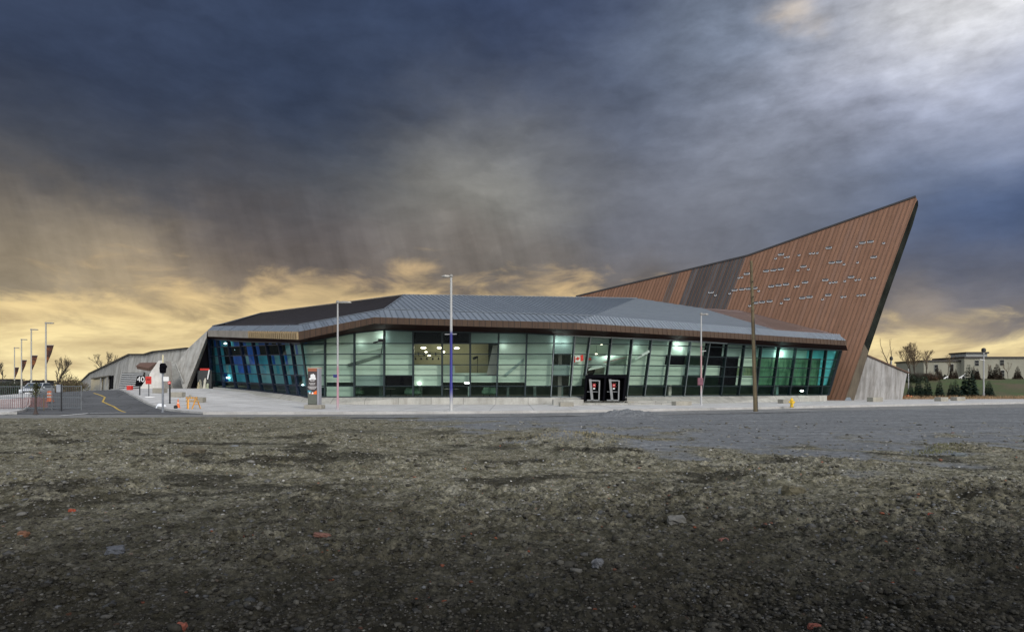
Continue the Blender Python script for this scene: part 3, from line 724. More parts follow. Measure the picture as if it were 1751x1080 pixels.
MATIX = {'B': 'blind', 'G': 'blind2', 'K': 'black', 'T': 'teal', 'N': 'navy'}
def quad_in(a0, a1, b1, b0, u0, u1, v0, v1):
    f = lambda u, v: (a0.lerp(b0, u)).lerp(a1.lerp(b1, u), v)
    return [f(u0, v0), f(u1, v0), f(u1, v1), f(u0, v1)]
BR = random.Random(21)
def bay(A, B, states, gmat, gi, glassname):
    """one bay of the glass front: panes + mullion frame + what closes it off behind"""
    g = MB(); fr = MB(); bl = MB(); mats = [M[k] for k in ('blind', 'blind2', 'black', 'teal', 'navy', 'green_reflection', 'blind3', 'blind4')]; idx = {c: i for i, c in enumerate('BGKTNM')}
    nrm = ((B[0] - A[0]).cross(A[6] - A[0])).normalized()
    if nrm.y > 0: nrm = -nrm
    for j in range(6):
        a0, a1, b0, b1 = A[j], A[j + 1], B[j], B[j + 1]
        if (a1 - a0).length < .02 and (b1 - b0).length < .02: continue
        st = states[5 - j]
        if st == 'X': continue
        g.poly([a0, b0, b1, a1])
        if st in 'BGKTNM':
            q = [p - nrm * .55 for p in (a0, b0, b1, a1)]
            if glassname == 'blue' and st in 'TNB':
                cuts = [0] + sorted(BR.sample((.22, .35, .5, .66, .8), BR.choice((1, 2, 2)))) + [1]
                for u0, u1 in zip(cuts, cuts[1:]):
                    c_ = BR.choice('TTNB' if st == 'T' else ('NNNKT' if st == 'N' else 'BBT'))
                    bl.poly([q[0].lerp(q[1], u0), q[0].lerp(q[1], u1), q[3].lerp(q[2], u1), q[3].lerp(q[2], u0)], idx[c_])
            else: bl.poly(q, BR.choice((0, 0, 6, 7)) if st == 'B' else idx[st])
        elif st == 'H':
            m0, m1 = a0.lerp(a1, .36), b0.lerp(b1, .36); bl.poly([p - nrm * .55 for p in (m0, m1, b1, a1)], 0)
        fr.bar(a1 + nrm * .03, b1 + nrm * .03, .085, .075, 0, nrm) if j < 5 else None
    o = g.build('window', gmat, mus, recalc=False)
    lo = 0
    if 'X' in states: lo = 2
    fr.bar(A[lo] - nrm * .05, A[6] - nrm * .05, .16, .30, 0, nrm)
    fr.bar(A[lo] + nrm * .14, A[6] + nrm * .14, .07, .05, 1, nrm)
    fr.bar(A[6] + nrm * .03, B[6] + nrm * .03, .14, .14, 1, nrm)
    if lo == 0: fr.bar(A[0] + nrm * .03, B[0] + nrm * .03, .1, .1, 1, nrm)
    fr.build('frame', [M['navymull'], M['navymull']] if glassname == 'blue' else [M['mullion'], M['mullion_edge'] if A[6].x - A[0].x > .3 else M['mullion_dark_cap']], o)
    run = MB(); last = None
    for k_, f_i in enumerate(bl.f):
        pts = [Vector(bl.v[i]) for i in f_i]
        if last is not None and min((pts[0] - w_).length for w_ in last) > .05: run.build('wall_and_reflection_panel', mats, o, recalc=False); run = MB()
        run.poly(pts, bl.m[k_]); last = [Vector(v_) for v_ in run.v]
    if run.f: run.build('wall_and_reflection_panel', mats, o, recalc=False)
    return o
for i, s in enumerate(STL): bay(ML[i], ML[i + 1], s, M['blueglass'], i, 'blue')
for i, s in enumerate(STC): bay(MC[i], MC[i + 1], s, M['glass'], i, 'green')
for i, s in enumerate(STR): bay(MR[i], MR[i + 1], s, M['tealglass'] if i > 9 else M['glass'], i, 'green')
endp = MB(); endp.bar(MR[-1][0], MR[-1][6], .2, .3); endp.build('end_mullion', M['mullion'], mus)

# ---- interior hall behind the glass
def hall():
    front = [ML[0], ML[4], ML[8], MC[3], MC[6], MC[10], MR[4], MR[8], MR[12], MR[15]]
    bk = lambda p, k: Vector((p.x * (1 + .04 * k), p.y + 11, p.z))
    fl = MB(); wl = MB(); ce = MB()
    for a, b in zip(front, front[1:]):
        a0, b0, a1, b1 = a[0], b[0], a[6], b[6]; dz = Vector((0, 0, -.02)); fl.poly([a0 + dz + Vector((0, .1, 0)), b0 + dz + Vector((0, .1, 0)), bk(b0, 1) + dz, bk(a0, 1) + dz])
        A, B = bk(a0, 1), bk(b0, 1); h = Vector((0, 0, 6.4)); wl.poly([A, B, B + h, A + h])
        ce.poly([a1 + Vector((0, .35, .05)), b1 + Vector((0, .35, .05)), B + h, A + h])
    fl.build('hall_floor', M['hallfloor'], mus, recalc=False); wl.build('back_wall', M['hallwall'], mus, recalc=False); ce.build('hall_ceiling', M['hallceil'], mus, recalc=False)
    for a in (ML[0], MR[15]):
        mb = MB(); mb.poly([a[0] + Vector((0, .4, 0)), bk(a[0], 1), bk(a[0], 1) + Vector((0, 0, 6.4)), a[6] + Vector((0, .4, 0))])
        mb.build('end_wall', M['hallwall'], mus, recalc=False)
hall()
def panel(name, pts, d, mat, th=.25, off=(0, 1, 0)):
    f = [W(x, y, dd) for (x, y), dd in zip(pts, d if isinstance(d, (list, tuple)) else [d] * len(pts))]
    o = Vector(off) * th; mb = MB().prism(f, [p + o for p in f]); return mb.build(name, mat, mus)
# upper gallery seen through the clear panes
panel('gallery_wall', [(700, 588), (835, 588), (835, 642), (700, 642)], 64.5, M['ochre'])
panel('slanted_wall', [(843, 590), (853, 590), (853, 640), (832, 640)], 60, M['paleconc'], 2.5)
panel('balcony_parapet', [(707, 624), (777, 624), (778, 645), (707, 645)], 60.2, M['blind'])
panel('balcony_parapet', [(777, 637.2), (834, 637.2), (834, 645), (777, 645)], 60.4, M['blind'])
panel('ceiling_beam', [(594, 622), (650, 605.5), (650, 610), (596, 626.5)], 58.35, M['hallwall'], .3)
panel('ceiling_beam', [(536, 598), (600, 586), (600, 589), (536, 602)], 58.4, M['blind4'], .2)
panel('ceiling_beam', [(606, 602), (655, 592), (655, 595.5), (606, 606)], 58.4, M['blind4'], .2)
panel('stair_flight', [(862, 640), (896, 612), (896, 617), (866, 643)], 58.38, M['blind2'], .2)
panel('ceiling_beam', [(1085, 612), (1110, 598), (1111, 602), (1086, 616)], 59.9, M['blind3'], .2)
panel('column', [(955, 604), (961, 604), (960, 680), (954, 680)], 60, M['paleconc'], .5)
panel('column', [(1146, 610), (1150, 610), (1148, 678), (1143, 678)], 64, M['paleconc'], .5)
panel('column', [(1328, 640), (1332, 640), (1331, 676), (1327, 676)], 69.5, M['paleconc'], .5)
for x in (612, 648, 716, 800, 866, 912, 958): panel('column', [(x, 660), (x + 5, 660), (x + 5, 681), (x, 681)], 61.5, M['blind2'], .4)
panel('hall_partition', [(985, 583), (1100, 583), (1100, 647), (985, 647)], 64.5, M['blind'])
tr = MB(); a, b = W(709, 602.5, 61), W(752, 602.5, 61); tr.bar(a, b, .06, .06); a2, b2 = W(709, 609, 61.4), W(752, 609, 61.4); tr.bar(a2, b2, .05, .05)
rail = tr.build('lighting_rail', M['dark'], mus)
for k in range(9):
    p = W(710.5 + 4.9 * k, 604 if k % 2 else 611.5, 60.9); s = MB(); s.tube(p, p + Vector((.03, -.16, -.13)), .07, .09, 8); s.build('spotlight', M['dark'], rail)
LAMPS = [(724, 594.5, 62.5, .26, 'warm_on'), (752, 594.5, 62.5, .26, 'warm_on'), (781, 595, 62.5, .26, 'warm_on'), (728.5, 602, 61.6, .14, 'warm_on'), (758, 601.5, 61.6, .16, 'warm_on'), (734, 608, 61.6, .14, 'warm_on'),
         (717, 655, 58.40, .16, 'lamp_on'), (798.5, 654.5, 59.5, .24, 'lamp_on'), (1028.6, 588, 63, .16, 'warm_on'), (1019.6, 605.5, 63, .14, 'warm_on'),
         (385.5, 587, 69.0, .14, 'lamp_on'), (395.3, 591, 69.5, .18, 'lamp_on'), (401, 598, 69.5, .12, 'lamp_on'), (453, 597, 65, .13, 'lamp_on'), (390, 645.5, 70.2, .2, 'lamp_on'), (402, 646.5, 69.8, .22, 'lamp_on'), (519, 658, 60, .16, 'lamp_on'), (1371, 668, 69.2, .18, 'lamp_on')]
for x, y, d, r, m in LAMPS:
    p = W(x, y, d); s = MB(); s.lathe(p, [(r * .55, -.07), (r, -.02), (r, .03), (r * .4, .08)], 12)
    s.build('ceiling_lamp', M[m], mus, smooth=True)
# uplighters that wash the top of the hall walls
for x, y, e in ((658, 577, 26), (652, 575, 18), (950, 583, 26), (966, 585, 22), (1160, 592, 30), (1168, 597, 16), (1341, 606, 34), (1333, 608, 20), (615, 586, 10), (1090, 594, 12), (860, 590, 10)):
    d = base_d(x) - (1.3 * sstep(975, 1110, x)) + .12
    if x > 1000: d += .15
    p = W(x, y, d); l = bpy.data.lights.new('uplighter', 'POINT'); l.energy = e; l.color = (.9, 1, .97); l.shadow_soft_size = .08
    o = bpy.data.objects.new('uplighter_light', l); COL.objects.link(o); o.location = p
fx = MB(); p = W(652, 582, 57.75)
fx.box(p, (.55, .3, .28), .2); fx.bar(p + Vector((-.2, .1, -.05)), p + Vector((-.75, .1, -.2)), .12, .12); fx.bar(p + Vector((.1, .2, -.1)), W(652, 604, 58.2), .05, .05)
fx.build('floodlight', M['dark'], mus)
fx = MB(); p = W(812, 612, 60.3); fx.tube(p + Vector((-.16, 0, -.06)), p + Vector((.26, .1, .12)), .14, .1, 10); fx.bar(W(816.5, 611, 60.4), W(816.5, 637, 60.4), .05, .05)
fx.build('floodlight', M['dark'], mus)
for (x, d, e, c) in ((740, 62.2, 60, (1, .93, .75)), (800, 62.4, 40, (1, .93, .75)), (1040, 60.8, 80, (.85, 1, .9)), (1160, 65, 45, (.85, 1, .9)), (1290, 69, 60, (.7, 1, .75)), (1380, 71.5, 45, (.5, 1, .9)), (1230, 67, 40, (.8, 1, .9)), (415, 68.6, 60, (.35, .65, 1)), (490, 62.5, 40, (.5, .9, 1)), (960, 61, 25, (.9, 1, .95)), (390, 70.5, 30, (.5, .75, 1))):
    l = bpy.data.lights.new('hall_light', 'POINT'); l.energy = e; l.color = c; l.shadow_soft_size = .25
    o = bpy.data.objects.new('hall_light', l); COL.objects.link(o); o.location = W(x, 598, d)

# ---- concrete plinth, entrance steps
def plinth():
    pts = [(364, 668.5, 663), (430, 678, 668), (480, 685, 675), (511, 689.5, 677.5), (545, 692.3, 679), (706, 692.5, 679), (900, 693.5, 679), (993, 694, 679)]
    mb = MB()
    def prof(bx, yb):
        d = base_d(bx); x0 = (bx - HX) / FPX; top = mull(bx, bx)[0].z
        foot = GP(bx, yb); n = .55
        dd = min(foot.y, d - .35); f = Vector((x0 * dd, dd, zg(x0 * dd, dd) + .05)); k = Vector((x0 * (d - .25), d - .25, top - .06))
        return [f, k, Vector((x0 * (d + .2), d + .2, top - .06)), Vector((x0 * (d + .2), d + .2, f.z - .2)), Vector((f.x, f.y, f.z - .2))]
    mb.loft([prof(a, b) for a, b, c in pts]); mb.build('plinth', M['plinth'], mus)
    mb = MB(); pts = [(1072, 693.8, 0), (1160, 692.5, 0), (1240, 691, 0), (1330, 689, 0), (1414, 686.8, 0)]
    mb.loft([prof(a, b) for a, b, c in pts]); mb.build('plinth', M['plinth'], mus)
    mb = MB(); a, b = GP(946, 695), GP(998, 695.3)
    mb.prism([a + Vector((0, 0, .05)), b + Vector((0, 0, .05)), b + Vector((0, 0, .62)), a + Vector((0, 0, .62))], [v + Vector((0, 1.3, 0)) for v in (a + Vector((0, 0, .05)), b + Vector((0, 0, .05)), b + Vector((0, 0, .62)), a + Vector((0, 0, .62)))])
    mb.build('entrance_wall', M['plinth'], mus, bevel=.03)
    mb = MB()
    for k in range(3):
        a, b = GP(985, 694.5 - 1.3 * k), GP(1160 - 20 * k, 694.2 - 1.3 * k); z = .15 + .13 * (k + 1)
        f = [Vector((a.x, a.y, 0)), Vector((b.x, b.y, 0)), Vector((b.x, b.y, z)), Vector((a.x, a.y, z))]
        mb.prism(f, [v + Vector((.4, 3.4, 0)) for v in f])
    mb.build('entrance_step', M['plinth'], mus, bevel=.02)
plinth()
# ---- entrance doors in their dark portal
M['dullred'] = simple('dull_red_print', (.33, .02, .02), .6, bmp=0)
M['doorsteel'] = simple('brushed_door_frame', (.23, .235, .24), .4, .4, bmp=0)
def entrance():
    d = 57.2
    P = lambda x, y, dd=d: W(x, y, dd)
    e = MB()
    e.prism([P(1002, 640.5), P(1072.5, 640.5), P(1072, 646), P(1001, 646)], [P(1002, 640.5, d + 2.4), P(1072.5, 640.5, d + 2.4), P(1072, 646, d + 2.4), P(1001, 646, d + 2.4)])
    e.prism([P(1001.5, 646), P(1004.5, 646), P(1001.5, 685), P(998, 685)], [P(1001.5, 646, d + 2), P(1004.5, 646, d + 2), P(1001.5, 685, d + 2), P(998, 685, d + 2)])
    e.prism([P(1068.5, 646), P(1072, 646), P(1068.5, 685), P(1064.5, 685)], [P(1068.5, 646, d + 2), P(1072, 646, d + 2), P(1068.5, 685, d + 2), P(1064.5, 685, d + 2)])
    e.prism([P(1033.5, 646), P(1037, 646), P(1034, 685), P(1030.5, 685)], [P(1033.5, 646, d + 1), P(1037, 646, d + 1), P(1034, 685, d + 1), P(1030.5, 685, d + 1)])
    e.prism([P(1001, 640, d + 2.3), P(1072, 640, d + 2.3), P(1068, 686, d + 2.3), P(998, 686, d + 2.3)], [P(1001, 640, d + 2.5), P(1072, 640, d + 2.5), P(1068, 686, d + 2.5), P(998, 686, d + 2.5)])
    portal = e.build('entrance_portal', M['black'], mus)
    for x0, x1 in ((1007, 1024), (1041, 1057.5)):
        dr = MB(); dd = d - .12
        q = lambda x, y, o=0: P(x, y, dd + o)
        for (xa, xb, ya, yb, w) in ((x0, x0 + 3.5, 648, 684, 4.2), (x1, x1 - 1, 650, 684, 2.3)):
            dr.prism([q(xa, ya), q(xa + w, ya), q(xb + w, yb), q(xb, yb)], [q(xa, ya, .5), q(xa + w, ya, .5), q(xb + w, yb, .5), q(xb, yb, .5)])
        dr.prism([q(x0 + 4.2, 649), q(x1, 649.5), q(x1, 651.5), q(x0 + 4.2, 651.5)], [q(x0 + 4.2, 649, .4), q(x1, 649.5, .4), q(x1, 651.5, .4), q(x0 + 4.2, 651.5, .4)])
        dr.prism([q(x0 - 3.5, 683), q(x1 + 1, 683), q(x1 + 1, 685), q(x0 - 3.5, 685)], [q(x0 - 3.5, 683, .5), q(x1 + 1, 683, .5), q(x1 + 1, 685, .5), q(x0 - 3.5, 685, .5)])
        dr.bar(q(x0 - 3, 669.5, .2), q(x1 + 1, 669.5, .2), .05, .06)
        door = dr.build('door', M['doorsteel'], mus, bevel=.012)
        gl = MB(); gl.poly([q(x0 + 4.5, 651.5, .2), q(x1 + 1, 651.5, .2), q(x1, 683, .2), q(x0 + 7, 683, .2)]); gl.build('pane', M['glass'], door, recalc=False)
        cx = (x0 + x1) / 2 + .6
        s = MB(); c = q(cx, 658.5, .08); s.box(c, (.26, .02, .30)); s.build('door_sign', M['dullred'], door)
        s = MB(); s.box(q(cx - .2, 664, .08), (.17, .02, .10)); s.build('door_notice', M['white'], door)
        s = MB(); c = q(cx, 658.5, .065); leaf = maple_leaf(.075)
        s.poly([c + Vector((a, -.0, b)) for a, b in leaf]); s.build('emblem', simple('faded_emblem', (.72, .3, .28), .6, bmp=0), door, recalc=False)
def maple_leaf(r):
    h = [(0, 1), (.17, .66), (.42, .78), (.34, .28), (.62, .5), (.70, .34), (1.0, .38), (.86, .08), (.98, -.06), (.42, -.42), (.48, -.62), (.05, -.56), (.05, -1.0)]
    return [(a * r, b * r) for a, b in h] + [(-a * r, b * r) for a, b in reversed(h[1:])]
entrance()

# ---- aeroplane and flag hanging in the hall
air = empty('aeroplane', W(1040, 612, 61.6)); tag(air, 'pale green white jet aeroplane hanging in the hall above the entrance doors', 'aeroplane')
a0 = air.location.copy()
def L(px, py, d=61.6): return W(px, py, d) - a0
def fus(name, sta, mat, parent, n=14):
    mb = MB(); rings = []
    for (p, r) in sta:
        rings.append([p + Vector((0, r * math.cos(2 * math.pi * i / n) * 1.0, r * math.sin(2 * math.pi * i / n))) for i in range(n)])
    mb.loft(rings); return mb.build(name, mat, parent, smooth=True)
airm = simple('aircraft_paint', (.56, .64, .60), .45, var=.08)
body = fus('fuselage', [(L(1003, 626), .10), (L(1006, 624), .32), (L(1014, 621.5), .50), (L(1030, 618.5), .58), (L(1050, 614), .50), (L(1066, 610), .36), (L(1076, 607.5), .22), (L(1086, 605), .06)], airm, air)
cn = fus('canopy', [(L(1006, 618), .03), (L(1009, 614.5), .22), (L(1014, 613), .30), (L(1022, 613.5), .26), (L(1032, 614.5), .05)], simple('canopy_glass', (.35, .48, .46), .12, bmp=0), air)
wg = MB(); q = [L(1012, 626, 61), L(1036, 622, 60.6), L(1040, 624, 59.7), L(1006, 631, 59.5)]; wg.prism(q, [v + Vector((0, 0, -.12)) for v in q]); wg.build('wing', airm, air)
tl = MB(); q = [L(1062, 606), L(1074, 594), L(1080, 594), L(1080, 606)]; tl.prism(q, [v + Vector((0, .08, 0)) for v in q]); tl.build('tail_fin', airm, air)
fus('engine_pod', [(L(1017, 633.5, 60.6), .18), (L(1022, 633, 60.6), .34), (L(1034, 631, 60.6), .34), (L(1042, 629, 60.6), .15)], simple('engine_cowl', (.5, .52, .42), .5), air)
wh = MB(); wh.tube(L(1010, 634, 60.7) + Vector((0, -.25, 0)), L(1010, 634, 60.7) + Vector((0, .25, 0)), .38, n=16); wh.build('wheel', M['rubber'], air)
st = MB(); c = L(1008.5, 613.5, 61.1); st.box(c, (.28, .03, .22)); st.build('red_marking', M['red'], air)
st = MB(); st.bar(L(1032, 619.5, 61.02), L(1072, 610.5, 61.02 + .2), .03, .05); st.build('red_stripe', simple('faded_red', (.5, .2, .2), .6), air)
hg = MB()
for x in (1020, 1060): hg.tube(L(x, 616), L(x, 590), .015, n=5)
hg.build('cable', M['dark'], air)
flag = empty('flag', W(988, 613, 58.28)); tag(flag, 'red and white maple leaf flag hanging slanted behind the glass left of the doors', 'flag')
a0f = flag.location.copy(); tilt = R(10)
def fp(u, v, o=0): return Vector((u * math.cos(tilt) - v * math.sin(tilt) * .3, o + .03 * math.sin(u * 9), v + u * math.sin(tilt)))
def fpanel(name, u0, u1, mat):
    mb = MB(); n = 6
    for i in range(n):
        a, b = lerp(u0, u1, i / n), lerp(u0, u1, (i + 1) / n); f = [fp(a, -.27), fp(b, -.27), fp(b, .27), fp(a, .27)]
        mb.prism(f, [v + Vector((0, .012, 0)) for v in f])
    mb.build(name, mat, flag, recalc=True)
flagred = simple('flag_red', (.62, .04, .03), .8); flagwhite = simple('flag_white', (.82, .80, .78), .8)
fpanel('red_band', -.5, -.24, flagred); fpanel('white_field', -.24, .24, flagwhite); fpanel('red_band', .24, .5, flagred)
mb = MB(); mb.poly([fp(a, b, -.03) for a, b in maple_leaf(.2)]); mb.build('maple_leaf', flagred, flag, recalc=False)
# ---- armchairs and tables in the cafe behind the glass
def armchair(px, d, rz, label):
    t = empty('armchair', (0, 0, 0)); x = (px - HX) / FPX * d; t.location = (x, d, .78); t.rotation_euler = (0, 0, rz)
    tag(t, label, 'armchair', 'armchairs behind the glass front')
    m = MB(); m.box((0, 0, .3), (.62, .6, .22)); m.build('seat', M['upholstery'], t, bevel=.05)
    m = MB(); m.box((0, .32, .58), (.74, .16, .62), taper=.86); m.build('backrest', M['upholstery'], t, bevel=.06)
    for s in (-1, 1):
        m = MB(); m.box((s * .38, 0, .42), (.14, .66, .34)); m.build('armrest', M['upholstery'], t, bevel=.05)
    for sx in (-1, 1):
        for sy in (-1, 1):
            m = MB(); m.tube((sx * .3, sy * .25, 0), (sx * .28, sy * .24, .2), .025, n=6); m.build('leg', M['dark'], t)
armchair(612, 59.6, 2.9, 'green armchair behind the glass nearest the pylon sign')
armchair(700, 59.4, 3.3, 'green armchair beside the black panel left of the blue banded lamp')
armchair(712, 59.6, 3.0, 'green armchair half hidden by the mullion left of the blue banded lamp')
armchair(832, 59.5, 3.2, 'green armchair leftmost of the row right of the blue banded lamp')
armchair(842, 59.7, 3.1, 'green armchair second in the row right of the blue banded lamp')
def cafe_table(px, d, label):
    t = empty('cafe_table', ((px - HX) / FPX * d, d, .78)); tag(t, label, 'table', 'cafe tables behind the glass')
    m = MB(); m.lathe((0, 0, .70), [(.42, 0), (.45, .015), (.45, .03), (.43, .04)], 20); m.build('tabletop', M['paleconc'], t)
    m = MB(); m.lathe((0, 0, 0), [(.26, 0), (.24, .03), (.045, .05), (.04, .70)], 14); m.build('pedestal', M['dark'], t)
cafe_table(668, 59.8, 'round pale cafe table behind the dark pane right of the first lamp')
cafe_table(764, 59.6, 'round pale cafe table just left of the blue banded lamp')
cafe_table(777, 60.0, 'round pale cafe table just right of the blue banded lamp')
# ================================================================= roofs, fascia, fin
def clip_line(poly2, t):
    xs = []
    n = len(poly2)
    for i in range(n):
        (u0, v0), (u1, v1) = poly2[i], poly2[(i + 1) % n]
        if (u0 - t) * (u1 - t) < 0: xs.append(v0 + (v1 - v0) * (t - u0) / (u1 - u0))
    xs.sort(); return list(zip(xs[::2], xs[1::2]))
def seam_face(mb, pts, sdir, sp, up, w=.045, h=.06, mat=0, smat=1, frame=None):
    """a metal clad face: the sheet with UVs in metres and a standing seam every sp metres"""
    n = (pts[1] - pts[0]).cross(pts[2] - pts[0]).normalized()
    if n.dot(up) < 0: n = -n
    v = (sdir - n * sdir.dot(n)).normalized(); u = v.cross(n).normalized()
    if u.x < 0: u = -u
    o = frame if frame is not None else pts[0]
    p2 = [((p - o).dot(u), (p - o).dot(v)) for p in pts]
    mb.poly(pts, mat, p2)
    lo, hi = min(a for a, b in p2), max(a for a, b in p2)
    k = math.ceil(lo / sp)
    while k * sp < hi:
        t = k * sp
        for a, b in clip_line(p2, t):
            if b - a > .15:
                P = lambda s: o + u * t + v * s + n * ((p2[0][0] * 0) + h / 2) + n * (pts[0] - o).dot(n)
                mb.bar(P(a + .03), P(b - .03), w, h, smat, n)
        k += 1
    return n
UP = Vector((0, 0, 1)); SD = Vector((-.30, 1, .32))
e0, e1, e2, e3, e4 = W(355, 564.5, 70), W(511, 566.7, 55.6), W(640, 542, 55), W(985, 551.5, 55), W(1447, 582, 68.6)
b2 = W(657, 529, 57.6); pS2 = plane3(e2, e3, b2); b3 = OP(1015, 540, pS2)
R2 = W(692, 504, 72); pM = plane3(b2, b3, R2); R3 = OP(1089, 510, pM)
pS3 = plane3(e3, e4, b3); b4 = OP(1327, 564.5, pS3); T = OP(1434, 571.5, pS3)
pR = plane3(b3, b4, R3); q0 = OP(1202, 527, pR)
pS1 = plane3(e1, e2, b2); b1 = OP(511, 555.5, pS1); pS0 = plane3(e0, e1, b1); b0 = OP(363, 557.5, pS0)
pD = plane3(b1, b2, R2); R1 = OP(447, 535, pD)
if R1.y < 60 or R1.y > 110: R1 = W(447, 535, 74)
L0 = W(384, 553, 72)
rm = [M['zinc'], M['seam'], M['darkroof'], M['darkseam'], M['brownroof'], M['copperseam'], simple('pale_roof_seam', (.42, .46, .50), .4, .3)]
rf = MB()
seam_face(rf, [e2, e3, b3, b2], SD, .5, UP)
seam_face(rf, [b2, b3, R3, R2], SD, .5, UP)
seam_face(rf, [e3, e4, T, b4, b3], SD, .34, UP, smat=6, w=.07, h=.07)
seam_face(rf, [b3, b4, q0, R3], b4 - b3, .5, UP, h=.04)
seam_face(rf, [e1, e2, b2, b1], Vector((-.35, 1, .1)), .75, UP)
seam_face(rf, [e0, e1, b1, b0], Vector((.1, 1, .1)), 2.2, UP)
seam_face(rf, [b1, b2, R2], R2 - R1, .6, UP, mat=2, smat=3, h=.04)
seam_face(rf, [b1, R2, R1], R2 - R1, .6, UP, mat=2, smat=3, h=.04)
seam_face(rf, [b0, b1, R1], R2 - R1, .6, UP, mat=2, smat=3, h=.04)
seam_face(rf, [b0, R1, L0], R2 - R1, .6, UP, mat=2, smat=3, h=.04)
# far side of the roof, falling away behind the ridge
bk = Vector((0, 22, -5))
for a, b in ((L0, R1), (R1, R2), (R2, R3), (R3, q0)): rf.poly([a, b, b + bk, a + bk], 2, [(0, 0), (5, 0), (5, 9), (0, 9)])
roof = rf.build('roof', rm, mus, recalc=False)
# hips and breaks: thin capping strips
cp = MB()
for a, b in ((R3, e3), (R2, b2), (b2, b3), (b1, b2), (R2, R3), (R1, R2), (L0, R1), (b0, L0)): cp.bar(a + Vector((0, 0, .05)), b + Vector((0, 0, .05)), .12, .06)
cp.build('roof_capping', M['seam'], roof)
# brown triangular roof at the foot of the fin
fb = MB(); F1, F2 = OP(1264, 529.5, pR), None
B1 = W(1264, 530, (q0.y + T.y) / 2 + 2); B2 = W(1391, 562, (b4.y + T.y) / 2 + 2.2)
for tri in ([q0, b4, B1], [B1, b4, B2], [B2, b4, T]): seam_face(fb, tri, T - q0, .45, UP, mat=4, smat=5, h=.03, w=.03)
fb.build('side_roof', rm, mus, recalc=False)
# fascia (copper band) and dark red soffit down to the glass
def dn(p, px, py): return W(px, py, p.y)
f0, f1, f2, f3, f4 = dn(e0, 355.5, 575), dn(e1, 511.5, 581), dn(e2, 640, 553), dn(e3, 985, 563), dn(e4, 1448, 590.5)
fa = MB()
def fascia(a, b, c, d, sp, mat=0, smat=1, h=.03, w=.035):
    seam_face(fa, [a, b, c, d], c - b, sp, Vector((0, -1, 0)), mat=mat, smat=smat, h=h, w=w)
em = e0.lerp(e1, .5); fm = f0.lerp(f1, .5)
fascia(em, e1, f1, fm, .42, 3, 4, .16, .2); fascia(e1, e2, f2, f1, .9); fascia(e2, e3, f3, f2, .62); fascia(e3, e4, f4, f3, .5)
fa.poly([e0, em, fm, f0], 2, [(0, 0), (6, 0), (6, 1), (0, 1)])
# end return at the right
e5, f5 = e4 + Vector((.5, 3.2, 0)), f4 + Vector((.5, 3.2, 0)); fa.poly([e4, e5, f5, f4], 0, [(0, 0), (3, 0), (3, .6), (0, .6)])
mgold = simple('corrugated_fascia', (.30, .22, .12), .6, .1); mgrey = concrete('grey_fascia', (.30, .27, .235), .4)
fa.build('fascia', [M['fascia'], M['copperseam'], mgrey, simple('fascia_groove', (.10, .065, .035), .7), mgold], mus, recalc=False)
so_ = MB()
tops = [m[6] for m in ML] + [m[6] for m in MC[1:]] + [m[6] for m in MR[1:]]
def fas_at(px):
    for (a, xa), (b, xb) in (((f0, 355.5), (f1, 511.5)), ), : pass
fl = [(355.5, f0), (511.5, f1), (640, f2), (985, f3), (1448, f4)]
def fpt(px):
    px = max(355.6, min(1447.9, px))
    for (xa, a), (xb, b) in zip(fl, fl[1:]):
        if px <= xb:
            t0, t1 = 0., 1.
            for _ in range(30):
                t = (t0 + t1) / 2; p = a.lerp(b, t); x = HX + p.x / p.y * FPX
                if x < px: t0 = t
                else: t1 = t
            return a.lerp(b, t)
txs = LT + CT[1:] + RT[1:]; lst = sorted(zip(txs, tops), key=lambda k: k[0])
ext = [(355.6, lst[0][1] + Vector((-.3, 0, 0)))] + [k for k in lst if 358 < k[0]] + [(1447, lst[-1][1] + Vector((1.0, .4, 0)))]
# add the eave corners
for xc in (511.5, 640, 985):
    for (xa, a), (xb, b) in zip(ext, ext[1:]):
        if xa < xc < xb: ext.append((xc, a.lerp(b, (xc - xa) / (xb - xa)))); break
    ext.sort(key=lambda k: k[0])
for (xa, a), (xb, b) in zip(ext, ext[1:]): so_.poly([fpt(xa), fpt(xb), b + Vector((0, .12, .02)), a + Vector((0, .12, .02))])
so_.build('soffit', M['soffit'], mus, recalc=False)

# ---------------------------------------------------------------- copper fin
A_, P_, T_ = W(1444, 686, 73.4), W(1566, 337, 74.5), W(985, 507, 98)
pF = plane3(A_, P_, T_); FN = pF[1] if pF[1].y < 0 else -pF[1]
F = lambda x, y: OP(x, y, pF)
outline = [F(985, 507), F(1279, 437.2), F(1566, 336.5), F(1568.4, 342), F(1564.5, 349), F(1551, 385), F(1502, 520), F(1477, 590), F(1444, 686), F(1409, 686), F(1412, 630), F(1428, 592), F(1440, 582), F(1380, 575), F(1180, 560), F(985, 548)]
sd = F(1566, 340) - F(1444, 686)
fin = MB()
vF = (sd - FN * sd.dot(FN)).normalized(); uF = vF.cross(FN).normalized()
if uF.x < 0: uF = -uF
oF = outline[0]
U = lambda p: (p - oF).dot(uF)
bandA, bandB = U(F(1169, 500)), U(F(1253, 500))
M['copper'] = seam_metal('copper_cladding', [(.195, .096, .055), (.222, .112, .064), (.25, .127, .073), (.226, .123, .080)], .46, .5, .35, [(bandA, bandB, (.075, .066, .064)), (bandA - 2.6, bandA - 1.6, (.11, .08, .065))], .45)
seam_face(fin, outline, sd, .46, FN, w=.05, h=.05, frame=oF)
back = [p - FN * 1.4 for p in outline]
k = len(outline)
for i in range(k):
    j = (i + 1) % k
    if i in (3, 4, 5, 6, 7): continue
    fin.poly([outline[j], outline[i], back[i], back[j]], 2, [(0, 0), (1, 0), (1, 1), (0, 1)])
fin.poly(back[::-1], 2, [(0, 0)] * k)
